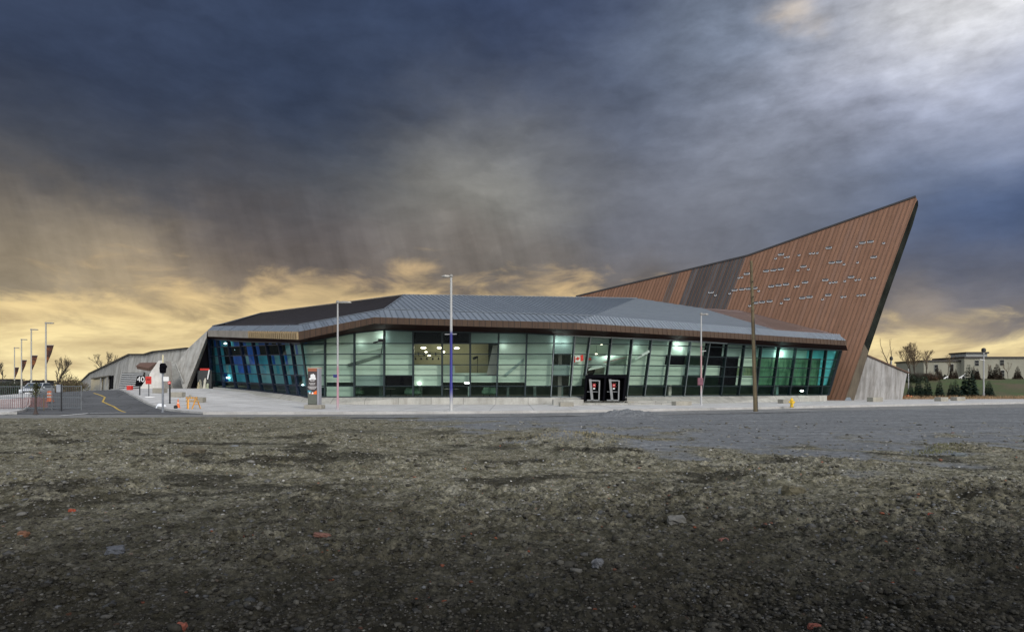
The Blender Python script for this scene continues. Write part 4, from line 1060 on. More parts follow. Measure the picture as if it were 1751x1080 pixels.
fin_o = fin.build('copper_fin', [M['copper'], simple('fin_seam', (.16, .085, .05), .5, .3), M['coping']], mus, recalc=False)
# dark edge of the fin seen on its right side
out = lambda x, y, o=1.6: OP(x, y, (pF[0] - FN * o, pF[1]))
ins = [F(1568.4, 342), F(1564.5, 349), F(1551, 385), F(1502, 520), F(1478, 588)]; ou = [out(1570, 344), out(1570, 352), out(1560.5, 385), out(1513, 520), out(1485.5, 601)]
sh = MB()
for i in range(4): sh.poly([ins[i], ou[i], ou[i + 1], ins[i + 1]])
edge_m = simple('mottled_dark_edge', (.013, .015, .012), .85, var=.7, scale=.6, spec=.1)  # side face much darker than the front cladding
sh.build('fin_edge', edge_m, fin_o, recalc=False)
sl = MB(); a, b = ins[4], F(1444, 686); c, d_ = out(1459.5, 687), ou[4]
sl.poly([a, d_, c, b]); sl.build('fin_foot', concrete('brown_stained_concrete', (.12, .095, .065), .9), fin_o, recalc=False)
cp = MB(); up_off = -FN * .6
for a, b in ((F(985, 506.6), F(1279, 436.8)), (F(1279, 436.8), F(1566, 336))): cp.bar(a, b, .22, .18, 0, FN)
cp.build('fin_coping', M['coping'], fin_o)
# morse windows: dashes and dots
MW = [('o', 1237, 388), ('-', 1275, 362), ('-', 1326, 355), ('o', 1413, 365), ('-', 1055, 395), ('o', 935, 432), ('o', 957, 431), ('o', 980, 429), ('o', 862, 443), ('o', 710, 465), ('-', 745, 438), ('o', 772, 457), ('o', 792, 454),
      ('-', 1348, 455), ('o', 1242, 491), ('-', 1075, 491), ('-', 1122, 486), ('o', 1155, 503), ('o', 855, 542), ('-', 890, 516), ('o', 922, 535), ('-', 648, 545), ('-', 696, 540), ('-', 743, 533), ('-', 522, 563), ('o', 470, 590), ('o', 490, 587),
      ('o', 1333, 592), ('o', 1354, 590), ('o', 1232, 604), ('o', 1254, 602), ('-', 1200, 585), ('o', 1160, 612), ('-', 1033, 604), ('o', 1064, 622), ('o', 1085, 620), ('o', 1104, 618), ('-', 901, 619), ('o', 840, 648), ('o', 857, 645), ('-', 681, 645), ('-', 729, 638), ('-', 777, 632), ('-', 443, 669), ('-', 490, 664), ('-', 533, 660), ('-', 572, 656), ('o', 600, 676), ('o', 410, 692), ('-', 289, 684), ('o', 318, 703),
      ('o', 1245, 705), ('o', 1266, 703), ('o', 1287, 701), ('o', 1141, 715), ('o', 1162, 713), ('-', 1052, 702), ('o', 1015, 730), ('-', 930, 714), ('-', 883, 720), ('-', 783, 729), ('o', 747, 755), ('-', 670, 742), ('-', 622, 747), ('-', 578, 752), ('o', 541, 772)]
wp = simple('window_reveal_lit_rim', (.62, .63, .64), .35, .1, bmp=0); wd = simple('window_rim_shaded', (.06, .062, .066), .4, .3, bmp=0); wr = simple('window_pane', (.16, .17, .18), .12, .0, bmp=0)
eu = (F(1400, 470) - F(1300, 475.5)); eu = (eu - FN * eu.dot(FN)).normalized(); ev = FN.cross(eu).normalized()
if ev.z < 0: ev = -ev
def capsule(L, r, n=6):
    pts = [(L / 2 + r * math.cos(t), r * math.sin(t)) for t in [(-math.pi / 2 + math.pi * i / n) for i in range(n + 1)]]
    return pts + [(-L / 2 - r * math.cos(t), -r * math.sin(t)) for t in [(-math.pi / 2 + math.pi * i / n) for i in range(n + 1)]]
for kind, zx, zy in MW:
    c = F(1140 + zx / 3.8065, 320 + zy / 3.8065); r = .105 if kind == '-' else .10; Lc = .40 if kind == '-' else 0.0
    sc = (c.y / 80.); r *= sc; Lc *= sc
    P = lambda a, b, o: c + eu * a + ev * b + FN * o
    ring_o = capsule(Lc, r * 1.45); ring_i = capsule(Lc, r); n = len(ring_o); m = MB()
    O1 = [P(a, b, .10) for a, b in ring_o]; O0 = [P(a, b, -.02) for a, b in ring_o]; I1 = [P(a, b, .10) for a, b in ring_i]; I0 = [P(a, b + r * .10, .015) for a, b in ring_i]
    for i in range(n):
        j = (i + 1) % n
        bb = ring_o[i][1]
        rim = 1 if bb > r * .25 else 0  # upper rim dark, lower rim pale: recess shading painted into the ring
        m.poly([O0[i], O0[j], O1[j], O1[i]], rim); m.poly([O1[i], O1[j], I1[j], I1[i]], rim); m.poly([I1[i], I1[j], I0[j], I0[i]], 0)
    m.poly(I0, 2)
    m.build('window', [wp, wd, wr], fin_o, recalc=False)

# ---------------------------------------------------------------- concrete wing to the right of the fin
w = MB(); f = [W(1482, 608.5, 77.5), W(1551, 638, 80.5), W(1542.5, 684.2, 80.2), W(1455, 687.2, 77.2)]
w.prism(f, [p + Vector((6, 14, 0)) for p in f]); wing = w.build('concrete_wing', M['wing'], mus)
cp = MB(); cp.bar(f[0] + Vector((0, .1, .08)), f[1] + Vector((.1, .1, .08)), .5, .16); cp.bar(f[1] + Vector((.1, .1, .08)), f[1] + Vector((6, 14, .08)), .5, .16); cp.build('coping', M['copperseam'], wing)
hb = MB(); p = GP(1450, 686.2); hb.box(p + Vector((0, .2, .28)), (.9, .5, .4), .1, taper=.6); hb.build('floor_vent', simple('blue_grey_vent', (.09, .12, .15), .5), mus)

# ---------------------------------------------------------------- left concrete wing: leaning slab, stairs, canopy, long wall
def gz(p, e=-.3): return Vector((p.x, p.y, zg(p.x, p.y) + e))
sb = MB(); f = [W(321, 596, 71), W(354, 565.5, 70.3), W(353, 577, 70.2), W(318.5, 664.5, 69.2), W(312.5, 663.5, 69.4), W(302, 622, 71)]
bkv = [p + Vector((-2.2, 7.5, .1)) for p in f]
sb.prism(f, bkv); slab = sb.build('leaning_slab', M['concrete'], mus)
g = MB(); a = W(313.5, 654, 69.35); b = W(300.5, 622, 70.9); g.bar(a, b, .12, .2); g.build('slab_joint', M['stair'], slab)
# dark recess and exhibit case under the slab
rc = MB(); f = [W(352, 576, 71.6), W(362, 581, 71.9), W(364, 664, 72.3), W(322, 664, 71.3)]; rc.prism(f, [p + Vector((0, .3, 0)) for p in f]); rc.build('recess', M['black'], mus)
cs = MB(); c0 = W(347.5, 650, 69.9); cs.box((c0.x, 70.6, c0.z - .05), (1.55, .9, 2.3)); case = cs.build('vestibule', M['darkglass'], mus, bevel=.03)
pn = MB(); pn.box((c0.x + .05, 70.13, c0.z + 1.2), (1.0, .05, .2)); pn.build('red_sign', M['red'], case)
for k, (px, col) in enumerate(((339, (.42, .36, .22)), (344, (.25, .24, .19)), (349, (.5, .48, .4)), (354.5, (.36, .38, .26)))):
    q = W(px, 655, 70.11); pl = MB(); h = (.75, 1.0, 1.15, .6)[k]; lean = (.1, -.12, .14, .05)[k]
    b0_ = Vector((q.x, 70.12, q.z - .6)); pl.loft([[b0_ + Vector((dx * w_ + lean * t, dy * .05, t * h)) for dx, dy in ((-1, -1), (1, -1), (1, 1), (-1, 1))] for t, w_ in ((0, .16), (.5, .10), (.75, .13), (1, .05))])
    pl.build('exhibit_figure', simple('exhibit_colour', col, .6), case)
br = MB(); br.bar(W(355, 648, 70.0), W(358, 632, 70.0), .1, .1); br.build('pale_strut', M['white'], case)
yl = MB(); q = GP(327, 664.5)
for k in range(26):
    rr = random.Random(k); v = Vector((q.x + rr.uniform(-.35, .35), q.y + 1 + rr.uniform(-.2, .2), zg(q.x, q.y) + .1)); yl.tube(v, v + Vector((rr.uniform(-.2, .2), rr.uniform(-.1, .1), rr.uniform(.3, .75))), .03, .01, 5)
tag(yl.build('flowering_shrub', simple('olive_leaf', (.17, .15, .03), .8)), 'small yellow green shrub at the foot of the leaning slab', 'shrub')
# stairs in the recess
stx = MB(); n = 18
zb = zg(-38, 71) + .1
for k in range(n):
    y = 73.2 + k * .42; z0 = zb + k * .20; xl, xr = W(278.5, 650, y).x, W(314 - .55 * k, 650, y).x
    stx.box(((xl + xr) / 2, y + .25, z0 / 2 + .1 + .0), (xr - xl, .5, z0 + .2))
stx.build('stair', M['stair'], mus)
tag_w = MB(); f = [W(283, 617, 81.5), W(302, 616, 81.5), W(302, 626, 81.5), W(283, 628, 81.5)]; tag_w.prism(f, [p + Vector((0, .3, 0)) for p in f]); tag_w.build('louvre', simple('grey_louvre', (.16, .17, .18), .6), mus)
# pale triangular fin wall beside the stairs
tw = MB(); f = [W(239, 664.5, 68), W(271, 616, 69.5), (W(277.5, 616, 69.5)), W(279.5, 664.8, 68.4)]; tw.prism(f, [p + Vector((-.6, 3.0, 0)) for p in f]); tw.build('pale_fin_wall', M['paleconc'], mus)
# canopy
ca = MB(); f = [W(232.5, 625, 73), W(240, 619.8, 76), W(268.5, 619.3, 76), W(254, 629, 72)]; ca.prism(f, [p + Vector((0, .2, -.35)) for p in f]); ca.build('canopy', simple('brown_canopy', (.15, .085, .06), .6), mus)
# long wall: outline along the top, leaning outwards slightly to its foot
LW = [(321.5, 596, 79), (264, 602, 83), (249, 606.5, 85), (223, 606.5, 88), (200, 617.5, 95), (154.6, 638.5, 122), (140, 652, 150), (128, 660, 172)]
lw = MB(); tp = [W(*k) for k in LW]; ft = []
for p in tp: h = Vector((p.x - .5, p.y - .9, zg(p.x, p.y) - .8)); ft.append(h)
for i in range(len(tp) - 1): lw.poly([ft[i], ft[i + 1], tp[i + 1], tp[i]])
for i in range(len(tp) - 1): lw.poly([tp[i], tp[i + 1], tp[i + 1] + Vector((6, 10, 0)), tp[i] + Vector((6, 10, 0))])
long_wall = lw.build('long_wall', M['concrete'], mus, recalc=False)
cp = MB()
for a, b in zip(tp, tp[1:]): cp.bar(a + Vector((0, .1, .08)), b + Vector((0, .1, .08)), .7, .16)
cp.build('coping', M['coping'], long_wall)
def onwall(px, py, o=0.0):
    """point on the long wall"""
    for i in range(len(LW) - 1):
        if LW[i + 1][0] <= px <= LW[i][0]:
            pl = plane3(ft[i], ft[i + 1], tp[i]); nn = pl[1] if pl[1].y < 0 else -pl[1]; return OP(px, py, (pl[0] + nn * o, nn))
# striped gate with number
gt = MB(); q = [onwall(209, 637.5, .30), onwall(246, 636.5, .30), onwall(241, 662.5, .30), onwall(203, 663.5, .30)]
gt.prism(q, [p + Vector((0, .25, 0)) for p in q]); gate = gt.build('striped_gate', M['black'], mus)
sl = MB()
for k in range(8):
    v0, v1 = (k + .28) / 8, (k + .8) / 8; f_ = lambda u, v: (q[0].lerp(q[1], u)).lerp(q[3].lerp(q[2], u), v) + Vector((0, -.06, 0))
    u1 = 1.0 if k in (0, 1, 7) else .74
    s = [f_(0.01, v0), f_(u1, v0), f_(u1, v1), f_(0.01, v1)]; sl.prism(s, [p + Vector((0, .05, 0)) for p in s])
sl.build('white_slats', simple('pale_slats', (.5, .5, .49), .6), gate)
def text_mesh(name, s, size, mat, loc, parent, rz=0, depth=.01):
    c = bpy.data.curves.new(name, 'FONT'); c.body = s; c.size = size; c.extrude = depth; c.align_x = 'CENTER'; c.align_y = 'CENTER'
    o = bpy.data.objects.new(name, c); COL.objects.link(o); dg = bpy.context.evaluated_depsgraph_get(); me = bpy.data.meshes.new_from_object(o.evaluated_get(dg))
    bpy.data.objects.remove(o); me.materials.clear(); me.materials.append(mat)
    t = bpy.data.objects.new(name, me); COL.objects.link(t); t.rotation_euler = (R(90), 0, rz); t.location = loc
    if parent is not None:
        t.parent = parent
        if not parent.get('local'): t.location = Vector(loc) - parent_off(parent)
    return t
def parent_off(p):
    o = Vector((0, 0, 0))
    while p is not None: o += p.location; p = p.parent
    return o
yn = min(p.y for p in q) - .35; c = W(240.6, 648.6, yn); hw, hh = 5.2 * yn / FPX, 6.6 * yn / FPX
m = MB(); m.box((c.x, yn + .12, c.z), (hw * 2, .12, hh * 2)); plate = m.build('number_plate', M['black'], gate)
text_mesh('number', '40', .98, M['white'], (c.x, yn + .03, c.z), plate, 0, .015)
# wide glazed opening and dark doorway further along
def wallbox(name, pts, o, th, mat, parent=long_wall):
    f = [onwall(x, y, o) for x, y in pts]; return MB().prism(f, [p + Vector((0, th, 0)) for p in f]).build(name, mat, parent)
wallbox('wall_window', [(155.5, 648), (184, 643.5), (184, 668), (155, 668)], .12, .3, simple('pale_glazing', (.30, .31, .30), .3, bmp=0))
wallbox('window_head', [(155.5, 646), (186, 641.5), (186, 643.6), (155.5, 648)], .5, .6, M['dark'])
wallbox('pillar', [(171, 645), (173, 645), (172.5, 668), (170.5, 668)], .45, .3, M['concrete'])
wallbox('pillar', [(182, 643), (185, 643), (184, 668), (181, 668)], .45, .3, M['concrete'])
wallbox('doorway', [(187, 643), (193, 641.5), (191, 668), (186, 668)], .15, .3, M['black'])
# ================================================================= street furniture
def lamp(px_b, py_b, py_t, head, label, mats=None, arm=None, r=.085, head_len=.95, thing_name='street_lamp', group='street lamps', banner=None, base_d_=None, kind=0):
    p = GP(px_b, py_b) if base_d_ is None else Vector(((px_b - HX) / FPX * base_d_, base_d_, zg((px_b - HX) / FPX * base_d_, base_d_)))
    p.z += .10; top = EYE - (py_t - HY) / FPX * p.y; H = top - p.z
    t = empty(thing_name, p); tag(t, label, 'street lamp', group)
    m = MB(); m.lathe((0, 0, 0), [(.20, 0), (.20, .03), (.15, .05), (r * 1.25, .10), (r * 1.15, .55), (r, .6), (r * .72, H)], 14); m.build('pole', mats or M['steel'], t, smooth=True)
    m = MB(); m.box((0, 0, .012), (.46, .46, .03)); m.build('base_plate', M['steel'], t, bevel=.008)
    hm = MB(); s = head
    hm.loft([[(s * x, y * w, H - .02 + z * h) for y, z in ((-1, -.3), (1, -.3), (.8, 1), (-.8, 1))] for x, w, h in ((-.12, .05, .07), (.15, .09, .09), (.4, .17, .11), (head_len - .15, .16, .10), (head_len, .10, .05))])
    hd = hm.build('lamp_head', M['lamphead'], t, bevel=.015)
    m = MB(); m.lathe((0, 0, H - .06), [(.1, 0), (.12, .05), (.11, .16), (.05, .2)], 10); m.build('pole_cap', M['lamphead'], hd)
    if arm:
        z, l, r_ = arm; m = MB(); m.tube((-l, 0, z), (r_, 0, z + .02), .025, n=6); m.build('banner_arm', M['steel'], t)
    if banner:
        zt, hgt, wd = banner; b = MB(); f = [(.09, 0, zt), (.09 + wd, .02, zt), (.09 + wd * .62, .05, zt - hgt * .45), (.11, 0, zt - hgt)]
        b.prism([Vector(v) for v in f], [Vector(v) + Vector((0, .02, 0)) for v in f]); bn = b.build('banner', M['banner'], t)
        b = MB(); f = [(.09, -.004, zt - .0), (.09 + wd, .016, zt), (.09 + wd * .9, .018, zt - hgt * .12), (.09, -.004, zt - hgt * .12)]
        b.prism([Vector(v) for v in f], [Vector(v) + Vector((0, -.004, 0)) for v in f]); b.build('banner_header', simple('banner_header_' + str(px_b), (.04, .015, .012), .8, bmp=0), bn)
        b = MB(); b.tube((.0, 0, zt + .03), (wd + .12, 0, zt + .03), .02, n=6); b.build('banner_arm', M['steel'], t)
    return t
M['lamphead'] = simple('lamp_head_grey', (.26, .25, .23), .45, .2)
def banner_mat():
    m, t, p = nt('banner_cloth'); pos = geo_pos(t); n = noise(t, 2.6, 4, .6, pos)
    c = ramp(t, [(.35, (.018, .012, .01)), (.5, (.06, .022, .014)), (.64, (.20, .065, .016)), (.75, (.06, .02, .015))], n.outputs[0]); t.links.new(c.outputs[0], p.inputs['Base Color']); p.inputs['Roughness'].default_value = .85; return m
M['banner'] = banner_mat()
def banded(name, z0, z1, col, base=(.36, .36, .36), soft=.9):  # exposure ghosting tint put into the pole colour between two heights
    m, t, p = nt(name); tc = N(t, 'ShaderNodeTexCoord').outputs['Object']; sep = N(t, 'ShaderNodeSeparateXYZ'); t.links.new(tc, sep.inputs[0])
    a = N(t, 'ShaderNodeMapRange', interpolation_type='SMOOTHSTEP'); t.links.new(sep.outputs[2], a.inputs[0]); a.inputs[1].default_value = z0 - soft; a.inputs[2].default_value = z0 + soft * .3
    b = N(t, 'ShaderNodeMapRange', interpolation_type='SMOOTHSTEP'); t.links.new(sep.outputs[2], b.inputs[0]); b.inputs[1].default_value = z1 + .25; b.inputs[2].default_value = z1 - .15
    c = mixc(t, math_(t, 'MULTIPLY', a.outputs[0], b.outputs[0]), base, col); t.links.new(c, p.inputs['Base Color']); p.inputs['Roughness'].default_value = .4; return m
l1 = lamp(577.5, 703, 517, 1, 'slim street lamp with a pinkish lower half beside the pylon sign', banded('pink_banded_pole', .6, 3.0, (.40, .22, .26)), r=.075)
m = MB(); m.box((-.16, 0, 2.36), (.28, .14, .22)); m.build('blue_box', simple('blue_box_paint', (.02, .025, .14), .5), l1, bevel=.02)
l2 = lamp(771.5, 706, 472.5, -1, 'tallest street lamp with a deep blue band, in front of the clear hall windows', banded('blue_banded_pole', 1.3, 5.15, (.012, .014, .20), (.40, .40, .39)), (5.02, .42, .36), r=.10, head_len=.62)
l3 = lamp(1199, 695.2, 537.5, 1, 'slim street lamp with a pink meter box left of the wooden utility pole', banded('rose_banded_pole', 1.6, 5.0, (.42, .25, .25), (.38, .38, .38)), r=.075, head_len=.6)
m = MB(); m.box((-.09, -.05, 2.05), (.46, .2, .62)); m.build('meter_box', simple('mauve_box_paint', (.17, .06, .085), .6), l3, bevel=.03)
m = MB(); m.tube((.02, 0, 4.6), (.42, 0, 4.66), .03, n=6); m.build('banner_arm', M['steel'], l3)
GL = 'street lamps with banners by the side road'
for (x, yb, yt, d, lab, bn) in ((78.5, 681, 552.5, 74, 'nearest of the four banner lamps by the side road, right of the parked car', (5.9, 2.15, .80)), (53.5, 673, 563.5, 86, 'second banner lamp from the front, rising directly behind the parked car', (5.5, 2.0, .75)),
                                 (36.8, 671, 580.5, 102, 'third banner lamp from the front, left of the parked car', (5.6, 2.0, .75)), (24.8, 668, 594.5, 124, 'farthest and smallest of the four banner lamps', (5.1, 2.1, .78))):
    lamp(x, yb, yt, 1, lab, simple('grey_pole_%d' % int(x), (.36, .35, .31), .5, .1), None, .11, .9, 'street_lamp', GL, bn, d)
# tall wooden utility pole
p = GP(1292, 703); t = empty('utility_pole', p); tag(t, 'tall bare wooden utility pole, slightly tilted, standing at the kerb', 'utility pole')
top = W(1284.5, 446, p.y) - p; m = MB(); rings = []; rr = random.Random(4)
for k in range(15):
    u = k / 14; c = Vector((0, 0, -.2)).lerp(top, u); r_ = lerp(.14, .09, u); rings.append([c + Vector((r_ * math.cos(a) * rr.uniform(.95, 1.05), r_ * math.sin(a), 0)) for a in [2 * math.pi * i / 14 for i in range(14)]])
m.loft(rings); m.build('pole', M['timber'], t, smooth=True)
m = MB()
for u in (.72, .76, .86): c = Vector((0, 0, 0)).lerp(top, u); m.tube(c + Vector((0, -.1, 0)), c + Vector((.02, -.24, 0)), .03, n=6)
m.build('bolt', M['dark'], t)
m = MB(); m.tube((.1, -.17, 0), Vector((.05, -.15, 0)) + top * .62, .018, n=5); m.build('cable_guard', M['dark'], t)
# hydrant
p = GP(1354, 698.5); p.z += .1; t = empty('fire_hydrant', p); tag(t, 'yellow fire hydrant on the pavement right of the utility pole', 'fire hydrant')
k_ = 1.0
m = MB(); m.lathe((0, 0, 0), [(.17, 0), (.17, .04), (.11, .06), (.105, .14), (.125, .16), (.115, .18), (.115, .50), (.15, .52), (.15, .56), (.12, .58), (.10, .66), (.05, .71), (.03, .72), (.03, .77), (.0, .78)], 18); m.build('barrel', M['yellow'], t, smooth=True)
for s in (-1, 1): m = MB(); m.tube((s * .1, 0, .42), (s * .2, 0, .42), .055, n=10); m.tube((s * .2, 0, .42), (s * .23, 0, .42), .068, n=6); m.build('side_outlet', M['yellow'], t)
m = MB(); m.tube((0, -.1, .36), (0, -.2, .36), .08, n=12); m.tube((0, -.2, .36), (0, -.235, .36), .095, n=6); m.build('front_outlet', M['yellow'], t)
m = MB(); m.lathe((0, 0, .02), [(.175, 0), (.175, .03)], 18); m.build('dark_flange', M['dark'], t)
# pylon sign
p = GP(538, 701.5); p.z += .12; t = empty('pylon_sign', p, R(-4)); s_ = p.y / FPX; tag(t, 'dark pylon sign with a white emblem and an orange corner on a concrete base', 'sign')
wd, ht = 19.5 * s_, 62 * s_
m = MB(); m.box((0, 0, .15), (30 * s_, .9, .30)); m.build('concrete_base', M['block'], t, bevel=.05)
m = MB(); m.box((0, 0, .30 + ht / 2), (wd, .5, ht)); body = m.build('slab', simple('dark_sign_panel', (.055, .042, .042), .5, bmp=0), t, bevel=.02)
m = MB(); m.box((wd / 2 - .06, -.006, .30 + ht / 2), (.13, .53, ht + .02)); m.build('side_post', simple('grey_sign_post', (.27, .27, .30), .5), body)
m = MB(); m.box((-.07, -.255, .30 + ht * .955), (wd - .16, .02, ht * .075)); m.build('rust_header', simple('rust_sign_header', (.30, .10, .05), .6), body)
m = MB(); m.box((0, 0, .30 + ht + .03), (wd + .06, .56, .07)); m.build('cap', simple('tan_cap', (.42, .33, .26), .6), body)
m = MB(); m.box((-.07, -.256, .30 + ht * .16), (wd - .17, .02, ht * .29)); m.build('grey_panel', simple('grey_green_sign_panel', (.10, .11, .09), .5, bmp=0), body)
y = -.268; zz = lambda f: .30 + ht * f
em = MB()
for (cx, cz, rx_, rz_, tl) in ((-.06, .775, .10, .17, .15), (.04, .79, .09, .17, -.1), (.12, .77, .07, .15, -.35), (-.14, .715, .14, .07, .3), (.10, .715, .17, .06, -.2), (-.01, .73, .18, .09, 0), (.17, .735, .08, .05, .5)):
    em.poly([(cx - .05 + rx_ * math.cos(a) * math.cos(tl) - rz_ * math.sin(a) * math.sin(tl), y - .001 * cx, zz(cz) + rx_ * math.cos(a) * math.sin(tl) + rz_ * math.sin(a) * math.cos(tl)) for a in [2 * math.pi * i / 9 for i in range(9)]])
    y -= .0015
em.build('emblem', M['white'], body, recalc=False)
lnm = simple('pale_lettering', (.55, .53, .52), .6, bmp=0); ln = MB(); rr = random.Random(9); yl_ = -.275
for f, w_, h_ in ((.665, .5, .018), (.64, .42, .016), (.575, .62, .024), (.545, .45, .022), (.485, .9, .020), (.455, .72, .020), (.425, .5, .016)):
    x = -wd * w_ * .46 - .06; xe = wd * w_ * .46 - .06
    while x < xe:
        l = rr.uniform(.035, .11); ln.poly([(x, yl_, zz(f)), (min(x + l, xe), yl_, zz(f)), (min(x + l, xe), yl_, zz(f + h_)), (x, yl_, zz(f + h_))]); x += l + rr.uniform(.015, .03)
ln.build('lettering', lnm, body, recalc=False)
x0, x1 = -wd / 2 + .02, wd / 2 - .15
m = MB(); m.poly([(lerp(x0, x1, .33), -.279, zz(.29)), (x1, -.279, zz(.29)), (x1, -.279, zz(.395)), (lerp(x0, x1, .85), -.279, zz(.375))]); m.build('orange_corner', simple('orange_sign_print', (.80, .15, .02), .5, bmp=0), body, recalc=False)
m = MB(); m.poly([(x0, -.277, zz(.335)), (lerp(x0, x1, .35), -.277, zz(.345)), (lerp(x0, x1, .42), -.277, zz(.385)), (x0, -.277, zz(.40))]); m.build('blue_stripe', simple('blue_sign_print', (.05, .26, .34), .5, bmp=0), body, recalc=False)
m = MB()
for fx, fz in ((.22, .325), (.53, .32)): m.poly([(lerp(x0, x1, fx) + .07 * math.cos(a), -.283, zz(fz) + .07 * math.sin(a)) for a in [2 * math.pi * i / 10 for i in range(10)]])
m.build('white_roundel', M['white'], body, recalc=False)
# concrete bench blocks
GB = 'concrete blocks on the pavement'
def block(x0, x1, yt, yb, label, rz=0):
    p = GP((x0 + x1) / 2, yb); s = p.y / FPX; p.z += .10; w_ = (x1 - x0) * s; h_ = max(.3, (yb - yt) * s - .05)
    m = MB(); m.box((0, 0, h_ / 2), (w_, .75, h_)); m2 = m
    o = m.build('concrete_block', M['block'], None, bevel=.035); o.location = p; o.rotation_euler = (0, 0, rz); return tag(o, label, 'concrete block', GB)
block(264, 283, 664, 673.5, 'concrete block standing against the pale triangular wall by the stairs', .05)
block(293.5, 314, 671, 680.5, 'concrete block in the open between the stairs and the orange trestle', .05)
block(335, 349.5, 680, 690, 'concrete block just right of the orange trestle', .05)
block(956.5, 980, 688, 697, 'concrete block on the pavement left of the entrance doors', .1)
block(1150, 1181, 686.5, 695, 'long low concrete block left of the third lamp, close to the glass front', .3)
block(1332, 1356, 683, 691.5, 'concrete block against the plinth behind the yellow hydrant', .35)
block(1484, 1508, 679.5, 688.5, 'concrete block in front of the grey wing wall right of the fin', .4)
block(1600, 1619, 679.5, 687.5, 'left one of two concrete blocks at the edge of the lawn', .4)
block(1627, 1649, 679, 686.5, 'right one of two concrete blocks at the edge of the lawn', .4)
block(1070, 1082, 688, 693.5, 'small concrete block just right of the entrance doors', .2)
# cones
def cone(px, py, h, label, name='traffic_cone', white=True):
    p = GP(px, py); p.z += .10; t = empty(name, p); tag(t, label, 'traffic cone', 'orange traffic cones')
    m = MB(); m.box((0, 0, .02), (h * .55, h * .55, .04)); m.build('base', M['orange'], t, bevel=.01)
    m = MB(); m.lathe((0, 0, .03), [(h * .21, 0), (h * .20, .02), (h * .035, h - .03), (.0, h - .025)], 16); b = m.build('cone', M['orange'], t, smooth=True)
    if white: m = MB(); m.lathe((0, 0, .03), [(h * .13, h * .45), (h * .098, h * .62)], 16); m.build('band', simple('pale_band', (.75, .45, .35), .5), b, smooth=True)
cone(304.5, 699.5, .66, 'orange traffic cone standing on the pavement left of the orange trestle')
M['dullorange'] = simple('dull_orange_plastic', (.40, .10, .03), .6)
def drum(px, py, d, h, r, label):
    x = (px - HX) / FPX * d; t = empty('traffic_drum', (x, d, zg(x, d) + .1)); tag(t, label, 'traffic drum')
    m = MB(); m.lathe((0, 0, 0), [(r * 1.35, 0), (r * 1.3, .06), (r, .07), (r * .95, h * .5), (r * .85, h - .05), (r * .6, h)], 16); m.build('drum', M['dullorange'], t, smooth=True)
    for z in (.38, .68): m = MB(); m.lathe((0, 0, 0), [(r * 1.0, h * z), (r * .97, h * (z + .12))], 16); m.build('band', simple('dusty_band_%d' % (z * 100), (.4, .38, .36), .6), t, smooth=True)
drum(85.5, 690, 52, .86, .22, 'orange traffic drum with white bands at the street corner below the nearest banner lamp')
# ball
p = GP(300.5, 701); m = MB(); m.lathe((0, 0, 0), [(.06, 0), (.12, .05), (.14, .13), (.11, .22), (.04, .27)], 14); o = m.build('weight', M['rubber'], None, smooth=True); o.location = p + Vector((0, 0, .1)); tag(o, 'small round black weight at the kerb beside the traffic cone', 'weight')
# orange trestle barricade
p = GP(328.5, 701.5); p.z += .10; t = empty('trestle_barricade', p); s = p.y / FPX; tag(t, 'amber folding trestle barricade with two splayed A frames on the pavement', 'barricade')
for k, (xa) in enumerate((-.30, .30)):
    for sx in (-1, 1):
        m = MB(); m.bar((xa + sx * .17, sx * .28 * (1 if k else -1), 0), (xa + sx * .02, 0, .82), .09, .05); m.build('leg', M['amber'], t, bevel=.01)
    m = MB(); m.bar((xa - .12, 0, .35), (xa + .12, 0, .35), .06, .04); m.build('brace', M['amber'], t)
m = MB()
for z in (.80, .58): m.box((0, -.05, z), (.86, .04, .15))
bd = m.build('board', simple('grey_amber_board', (.33, .24, .14), .6), t, bevel=.01)
m = MB(); rr = random.Random(2)
for k in range(5): m.box((-.34 + .17 * k, -.077, .80), (.07, .01, .14), 0)
m.build('board_stripe', M['amber'], bd)
m = MB(); m.lathe((-.14, 0, .88), [(.06, 0), (.08, .06), (.08, .12), (.03, .16)], 10); m.build('warning_light', simple('grey_lens', (.3, .28, .22), .3), t)
# sign posts
def post(name, px, py, h, r, label, cat, mat='dark'):
    p = GP(px, py); p.z += .05; t = empty(name, p); tag(t, label, cat); m = MB(); m.lathe((0, 0, 0), [(r, 0), (r, h)], 10); m.build('post', M[mat], t, smooth=True); return t, p, p.y / FPX
t, p, s = post('sign_post', 254.5, 680.5, 36 * .045 + .4, .035, 'red notice board on a thin post with a white foot beside the side road', 'sign')
s = p.y / FPX; h = (680 - 644) * s
m = MB(); m.box((0, -.05, h - 6.3 * s), (10 * s, .05, 13 * s)); b = m.build('board', M['red'], t, bevel=.02)
m = MB(); m.box((0, -.079, h - 5 * s), (6 * s, .008, 3 * s)); m.build('board_print', simple('dark_red_print', (.25, .015, .01), .6), b)
m = MB(); m.lathe((.1, 0, 0), [(.45, 0), (.42, .08), (.1, .12)], 12); m.build('foot', M['white'], t)
p = GP(278.5, 705); t = empty('signal_pole', p + Vector((0, 0, .02))); s = p.y / FPX; tag(t, 'grey pole at the kerb with a black signal head and a white plate', 'signal pole')
Hh = (705 - 607) * s
m = MB(); m.lathe((0, 0, 0), [(.10, 0), (.10, .04), (.07, .06), (.065, Hh * .86)], 12); m.build('pole', simple('grey_signal_pole', (.20, .215, .24), .5, .2), t, smooth=True)
m = MB(); m.lathe((0, 0, 0), [(.045, Hh * .86), (.045, Hh)], 10); m.build('pale_pole_top', simple('cream_pole_top', (.62, .56, .36), .6), t)
